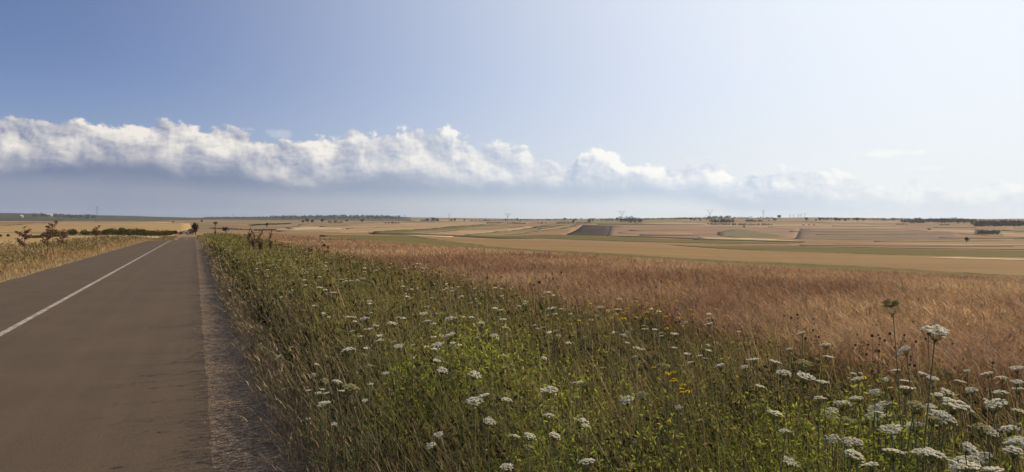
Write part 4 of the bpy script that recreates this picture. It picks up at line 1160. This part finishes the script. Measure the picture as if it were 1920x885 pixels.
for a, b, c_ in [(1797, 420, 9), (1808, 420, 10), (1822, 420, 9), (1765, 419, 12), (1771, 419, 11)]: tree(a, b, c_, 'tall', 'dark tree in front of the long wood at far right', 'trees in front of the long wood')
tree(1812, 455, 11, 'round', 'single round tree standing alone in the tan field at right')
tree(1742, 432, 5, 'wide', 'low brown bush on the tan slope at right')
tree(1395, 426.5, 4, 'wide', 'small bush below the long hedge right of centre')
for a, b, c_ in [(1506, 423, 3), (1517, 423, 3), (1526, 423, 3)]: tree(a, b, c_, 'wide', 'tiny bush of three on the tan slope below the wind turbines', 'three tiny bushes')
tree(16, 446, 8, 'round', 'small dark bush at the left edge of the picture, below the far field')
tree(1, 446, 7, 'round', 'dark bush cut off by the left edge of the picture')

hedge(128, 442, 208, 441, 13, 'dark leafy hedge left of the road, longest left stretch', lump=1.2)
hedge(214, 441.5, 325, 438.5, 11, 'dark leafy hedge reaching towards the end of the road', lump=1.2)
hedge(325, 439.5, 352, 439.5, 7, 'low dark hedge stretch between long hedge and roadside tree')
hedge(58, 447, 74, 446, 6, 'small dark hedge piece at far left')
hedge(84, 445, 106, 444, 9, 'dark shrub clump behind the tallest dock on the left')
hedge(618, 418.5, 640, 418.5, 6, 'dark clump between the trees below the wooded hill')
hedge(722, 419.5, 748, 419.5, 4, 'short dark hedge under the wooded hill end')
hedge(912, 419.5, 985, 420, 4, 'low dark hedge in front of the V shaped pylon')
hedge(1010, 419.5, 1021, 419.5, 4, 'short dark hedge stub left of the ploughed field')
hedge(1043, 419.5, 1110, 419, 3, 'thin dark hedge above the dark ploughed field')
hedge(1328, 421.5, 1400, 422.5, 4, 'long dark hedge on the slope below the third pylon')
hedge(1402, 423, 1447, 422.8, 4.5, 'dark hedge continuing right with taller shrubs in it')
hedge(1683, 421.5, 1700, 421.5, 3, 'short dark hedge on the right tan slope, left one')
hedge(1762, 422.5, 1780, 422.5, 3, 'short dark hedge on the right tan slope, right one')
hedge(480, 433, 516, 432, 3.5, 'low dark hedge at the far edge of the near tan field')
hedge(395, 429, 470, 432, 3.0, 'ragged dark scrub line right of the roadside tree')
hedge(470, 424, 545, 420, 3.0, 'dark scrub line climbing the far field left of centre')
def wood(x0, x1, ybase, ytop, label, d0=None, rows=3, hpx=5, col=(0.05, 0.054, 0.028)):
    """an irregular wood: tree clumps in several ranks up the slope, one mass"""
    G = Geo(); pts = []; sz = []; cc = []; rg = random.Random(int(x0 + ybase * 3))
    org = None
    nclump = int((x1 - x0) / (hpx * 0.42)) * rows
    for i in range(nclump):
        px = rg.uniform(x0, x1); r = rg.random()
        if d0:
            a = pxaz(px); d = rg.uniform(*d0); X = (math.sin(a) * d, math.cos(a) * d); X = (*X, float(ground(*X)))
        else: X = hit(px, ybase + (ytop + hpx - ybase) * r)
        h = hpx * 1.35 / F * X[1] * rg.uniform(.45, 1.0) ** 1.3; wd = h * rg.uniform(.4, .8)
        if org is None: org = Vector(X)
        for j in range(46):
            v = Vector([rg.gauss(0, 1) for _ in range(3)]).normalized() * rg.uniform(.5, 1)
            pts.append((X[0] + v.x * wd, X[1] + v.y * wd, X[2] + max(0, h * .5 + v.z * h * .5))); sz.append(h * rg.uniform(.15, .28))
            t = rg.uniform(.6, 1.4); cc.append([q * t for q in col])
    G.leaves(pts, sz, cc, .8)
    o = G.build('woodland', M_CROWN); o.data.transform(__import__('mathutils').Matrix.Translation(-org)); o.location = org
    tag(o, label, 'wood', kind='stuff')
wood(505, 750, 412, 406, 'dark wooded hilltop left of centre', d0=(4300, 5300), rows=3, hpx=3.0)
wood(380, 505, 412, 408, 'thin dark wood on the skyline behind the road end', d0=(4400, 5200), rows=2, hpx=2.2)
wood(60, 180, 410, 404, 'purple grey shadow patch made of dark tree clumps on the far left hillside', d0=(4200, 4900), rows=2, hpx=3.0)  # dark clumps stand in for a shadow patch on the hill
wood(1163, 1202, 412.5, 411.5, 'dark wood beside the second pylon', rows=3, hpx=7)
wood(1333, 1374, 416, 412, 'dark wood below the third pylon', rows=3, hpx=6)
wood(1398, 1430, 415, 413, 'dark scrub wood below the tall thin pylon', rows=2, hpx=3.5)
wood(1692, 1735, 416, 412, 'left part of the long dark wood on the right', rows=4, hpx=7)
wood(1735, 1830, 415, 411.5, 'middle part of the long dark wood on the right', rows=4, hpx=6)
wood(1828, 2050, 425, 413, 'tall right part of the long dark wood', rows=7, hpx=8)
wood(1834, 1874, 440, 431, 'grey green orchard patch on the right slope', rows=7, hpx=3.5, col=(0.085, 0.074, 0.045))
wood(1325, 1372, 411, 411, 'scrub along the skyline hump under the third pylon', d0=(3300, 3700), rows=2, hpx=4.5)
wood(1535, 1690, 411, 411, 'scrub along the skyline hump on the right', d0=(3300, 3700), rows=2, hpx=3)
wood(1375, 1450, 411, 411, 'thin scrub on the skyline left of the lone skyline tree', d0=(3300, 3700), rows=1, hpx=2.5)
wood(880, 1080, 411, 411, 'thin far wood along the pale skyline', d0=(3500, 3900), rows=1, hpx=2.0)
wood(1100, 1330, 411, 411, 'thin scrub along the grey green ridge', d0=(3200, 3700), rows=2, hpx=2.6)
wood(788, 824, 410, 410, 'scrub on top of the pale rounded hill', d0=(3500, 3700), rows=2, hpx=2.6)

# ------------------------------------------------------------------ pylons
M_STEEL = attr_mat('galvanised_steel', 0.5, 0.0, 0.4)
def pylon(px, py, hpx, kind, label, thick=1.0, d=None):
    X = hit(px, py)
    if d:
        p = along(px, py, d); X = (p[0], p[1], float(ground(p[0], p[1])))
    h = (EYE - (py - hpx - HOR) / F * X[1]) - X[2]
    e = empty('pylon', X); tag(e, label, 'pylon')
    e.rotation_euler = (0, 0, -math.atan2(X[0], X[1]) + 0.15)
    st = (0.11, 0.11, 0.12); t = 0.085 * thick * X[1] / 2600
    def lattice(G, p0, w0, p1, w1, n):
        p0 = Vector(p0); p1 = Vector(p1)
        cs = [(-1, -1), (1, -1), (1, 1), (-1, 1)]
        pt = lambda f, c_: p0.lerp(p1, f) + Vector((c_[0], c_[1], 0)) * (w0 + (w1 - w0) * f)
        for c_ in cs: G.tube([pt(0, c_), pt(1, c_)], t, st, 4)
        for i in range(n):
            for j in range(4):
                G.tube([pt(i / n, cs[j]), pt((i + 1) / n, cs[(j + 1) % 4])], t * .6, st, 3)
                G.tube([pt((i + 1) / n, cs[j]), pt(i / n, cs[(j + 1) % 4])], t * .6, st, 3)
    B = Geo(); A_ = Geo(); I_ = Geo()
    if kind == 'V':
        lattice(B, (0, 0, -1), h * .10, (0, 0, h * .55), h * .03, 6)
        for sgn in (-1, 1): lattice(A_, (0, 0, h * .55), h * .025, (sgn * h * .27, 0, h * .97), h * .035, 4)
        lattice_p = [(-h * .5, 0, h * .97), (h * .5, 0, h * .97)]
        A_.tube(lattice_p, t * 1.4, st, 4); A_.tube([(-h * .4, 0, h), (h * .4, 0, h)], t, st, 4)
        spots = (-.46, 0, .46)
        for q in spots: I_.tube([(q * h, 0, h * .96), (q * h, 0, h * .86)], t * .8, (0.05, 0.05, 0.05), 5)
    else:
        lattice(B, (0, 0, -1), h * .085, (0, 0, h), h * .018, 9)
        for f, L in ((.70, .18), (.82, .22), (.93, .15)):
            A_.tube([(-L * h, 0, h * f), (L * h, 0, h * f)], t * 1.2, st, 4)
            A_.tube([(-L * h, 0, h * f), (0, 0, h * (f + .05)), (L * h, 0, h * f)], t * .7, st, 3)
            for sgn in (-1, 1): I_.tube([(sgn * L * h, 0, h * f), (sgn * L * h, 0, h * (f - .05))], t * .8, (0.05, 0.05, 0.05), 5)
    B.build('mast', M_STEEL, e); A_.build('crossarm', M_STEEL, e); I_.build('insulators', M_STEEL, e)
pylon(182, 416, 29, 'T', 'tall lattice pylon on the hazy hill at the far left', 1.2, d=2400)
pylon(952, 414, 14, 'V', 'V shaped lattice pylon nearest the picture centre', 1.5)
pylon(1166, 413, 17, 'V', 'V shaped pylon beside the dark wood, right of centre', 1.2)
pylon(1331, 411, 18, 'V', 'V shaped pylon on the skyline hump, rightmost of the V shaped ones', 1.1)
pylon(1431, 411, 18, 'T', 'tall thin straight pylon left of the lone skyline tree', 1.2)
pylon(842, 414, 14, 'T', 'slender pylon above the close pair of trees', 0.9)
pylon(759, 413, 11, 'T', 'small faint pylon at the right end of the wooded hill', 0.9)
pylon(532, 411, 9, 'T', 'tiny faint pylon rising from the left part of the wooded hill', 0.8)
pylon(437, 413, 12, 'T', 'thin faint pylon behind the scrub right of the road end', 0.6)

# ------------------------------------------------------------------ wind turbines
M_WHITE = plain_mat('turbine_white', (0.42, 0.43, 0.45), (0.36, 0.37, 0.39), 0.1)
for i, (px, hp) in enumerate([(1481, 6), (1488, 6), (1497, 7), (1502, 7), (1509, 8)]):
    p = along(px, 411, 8200); gz = float(ground(p[0], p[1])); h = (hp + 1) / F * 8200
    e = empty('wind_turbine', (p[0], p[1], gz)); tag(e, 'tiny grey wind turbine in the row on the far right skyline', 'wind turbine', 'wind turbines on the skyline')
    G = Geo(); G.tube([(0, 0, -3), (0, 0, h)], [2.6, 1.6], (0, 0, 0), 8); G.build('tower', M_WHITE, e)
    G = Geo(); G.box((0, 1, h + 1), (1.6, 5, 1.8), (0, 0, 0)); G.build('nacelle', M_WHITE, e)
    for j in range(3):
        q = j * 2.094 + i * .7
        G = Geo(); G.tube([(0, -4.5, h + 1), (math.cos(q) * 6, -4.5, h + 1 + math.sin(q) * 6), (math.cos(q) * 20, -4.5, h + 1 + math.sin(q) * 20)], [.8, 1.5, .4], (0, 0, 0), 4); G.build('blade', M_WHITE, e)

# ------------------------------------------------------------------ farm buildings far left
M_WALL = plain_mat('whitewash', (0.42, 0.41, 0.39), (0.35, 0.34, 0.32), 0.3)
M_ROOF = plain_mat('shed_roof', (0.55, 0.52, 0.48), (0.42, 0.38, 0.34), 0.3)
def barn(px, py, d, wpx, hpx, label):
    p = along(px, py, d); gz = float(ground(p[0], p[1])); W_ = wpx / F * d / 2; H_ = hpx / F * d * .6; D_ = W_ * .5
    e = empty('farm_building', (p[0], p[1], gz)); tag(e, label, 'building'); e.rotation_euler = (0, 0, 0.4)
    G = Geo(); G.box((0, 0, H_ / 2 - 2), (W_, D_, H_ / 2 + 2), (0, 0, 0)); G.build('wall', M_WALL, e)
    G = Geo(); V = [(-W_ - .5, -D_ - .5, H_ + .02), (W_ + .5, -D_ - .5, H_ + .02), (W_ + .5, 0, H_ * 1.6), (-W_ - .5, 0, H_ * 1.6), (-W_ - .5, D_ + .5, H_ + .02), (W_ + .5, D_ + .5, H_ + .02)]
    G.add(V, [[0, 1, 2, 3], [3, 2, 5, 4]], (0, 0, 0)); G.add([V[0], V[3], V[4]], [[0, 1, 2]], (0, 0, 0)); G.add([V[1], V[5], V[2]], [[0, 1, 2]], (0, 0, 0)); G.build('roof', M_ROOF, e)
    G = Geo(); G.box((W_ * .2, -D_ - .05, H_ * .3), (W_ * .12, .1, H_ * .3), (0, 0, 0)); G.build('door', M_ROOF, e)
barn(93, 405, 4500, 9, 6, 'long white farm building on the hazy hillside at far left')
barn(41, 412, 4100, 4, 5, 'small white hut on the hazy hillside, left of the long white building')

# ------------------------------------------------------------------ white marker post at the road end
X = hit(352.5, 441)
e = empty('marker_post', X); tag(e, 'white roadside marker post beside the roadside tree', 'post')
G = Geo(); hgt = 9 / F * X[1]; G.box((0, 0, hgt / 2), (hgt * .13, hgt * .08, hgt / 2), (0.7, 0.68, 0.62)); G.build('post', M_PETAL, e)
G = Geo(); G.box((0, 0, hgt * .86), (hgt * .133, hgt * .083, hgt * .07), (0.05, 0.05, 0.05)); G.build('reflector_band', M_STEEL, e)

# ------------------------------------------------------------------ tall dead stalk clumps on the road side of the verge
TG = Geo()
for (cs_, cl_, nn_, hh_) in [(8.9, 0.95, 13, 1.0), (9.9, 1.05, 10, .95), (4.7, .95, 11, .9), (13.5, 1.0, 12, .95), (7.4, 1.05, 5, 1.0)]:
    ss_ = RG.normal(cs_, .22, nn_); ll_ = RG.normal(cl_, .1, nn_); x_, y_ = from_sl(ss_, ll_); b_ = np.stack([x_, y_, ground(x_, y_)], -1)
    cc_ = colvar((0.16, 0.12, 0.06), nn_, .35)
    tp_ = TG.blades(b_, hh_ * RG.uniform(.75, 1.08, nn_), 0.006, RG.normal(-1.2, .8, nn_), RG.uniform(0, .25, nn_), RG.uniform(0, .15, nn_), cc_, 4, .5)
    for q in range(7):
        m_ = b_ + (tp_ - b_) * RG.uniform(.6, 1.0, (nn_, 1))
        t2_ = TG.blades(m_, RG.uniform(.04, .13, nn_), 0.004, RG.uniform(0, 6.28, nn_), .5, .2, cc_, 2, .5)
        TG.leaves(t2_, 0.028, cc_, .8); TG.leaves(m_, 0.04, cc_ * [.8, 1, .7], .3)
tag(TG.build('tall_stalks', M_STEM), 'tall dry weed stalks at the shoulder edge throwing shadows on the road', 'weeds', kind='stuff')

# ------------------------------------------------------------------ long leaning stalks in the verge
LG = Geo(); nn = 150
s_ = RG.uniform(1.2, 12, nn) ; l_ = RG.uniform(0.9, 4.3, nn); x_, y_ = from_sl(s_, l_)
LG.blades(np.stack([x_, y_, ground(x_, y_) + 0.15], -1), RG.uniform(.5, 0.85, nn), 0.005, RG.normal(-1.1, .8, nn), RG.uniform(.3, 1.1, nn), RG.uniform(-.1, .5, nn), colvar((0.26, 0.21, 0.11), nn, .3), 5, .4)
tag(LG.build('leaning_stalks', M_STEM), 'long pale dry stalks leaning left through the right verge', 'weeds', kind='stuff')

# ------------------------------------------------------------------ individual wording for things in small look-alike groups
from collections import defaultdict
ORD = ['leftmost', 'second', 'third', 'fourth', 'fifth', 'sixth', 'seventh', 'eighth', 'ninth', 'tenth', 'eleventh', 'twelfth', 'thirteenth', 'fourteenth', 'fifteenth', 'sixteenth',
       'seventeenth', 'eighteenth', 'nineteenth', 'twentieth']
by = defaultdict(list)
for o in COL.objects:
    if o.get('category') and o.get('label'): by[o['label']].append(o)
for lb, os_ in by.items():
    if 2 <= len(os_) <= 26 and 'very small half' not in lb and 'tiny yellow' not in lb:
        os_.sort(key=lambda o: o.location.x / o.location.y)
        for i, o in enumerate(os_):
            r = len(os_) - 1 - i
            if i == 0: t = 'leftmost'
            elif r == 0: t = 'rightmost'
            elif i <= r or i < 4: t = ORD[i] + ' from left'
            else: t = ORD[r] + ' from right'
            o['label'] = lb + ', ' + t
            if len(o['label'].split()) > 16: print('LONG', o['label'])

# ------------------------------------------------------------------ haze
m_hz = bpy.data.materials.new('haze_air'); m_hz.use_nodes = True; nt = m_hz.node_tree; nt.nodes.clear()
pv = nt.nodes.new('ShaderNodeVolumePrincipled'); pv.inputs['Color'].default_value = (0.80, 0.88, 1.0, 1)
pv.inputs['Density'].default_value = 0.000036; pv.inputs['Anisotropy'].default_value = 0.3
om = nt.nodes.new('ShaderNodeOutputMaterial'); nt.links.new(pv.outputs[0], om.inputs['Volume'])
zs = [float(v) for v in (ground(*np.meshgrid(np.linspace(-9500, 9500, 200), np.linspace(-9500, 9500, 200))).min(),)]
G = Geo(); G.box((0, 0, (zs[0] - 8 + 110) / 2), (9600, 9600, (110 - zs[0] + 8) / 2), (0, 0, 0))
hz_o = G.build('haze', m_hz); tag(hz_o, kind='stuff')
print('ground min', zs)
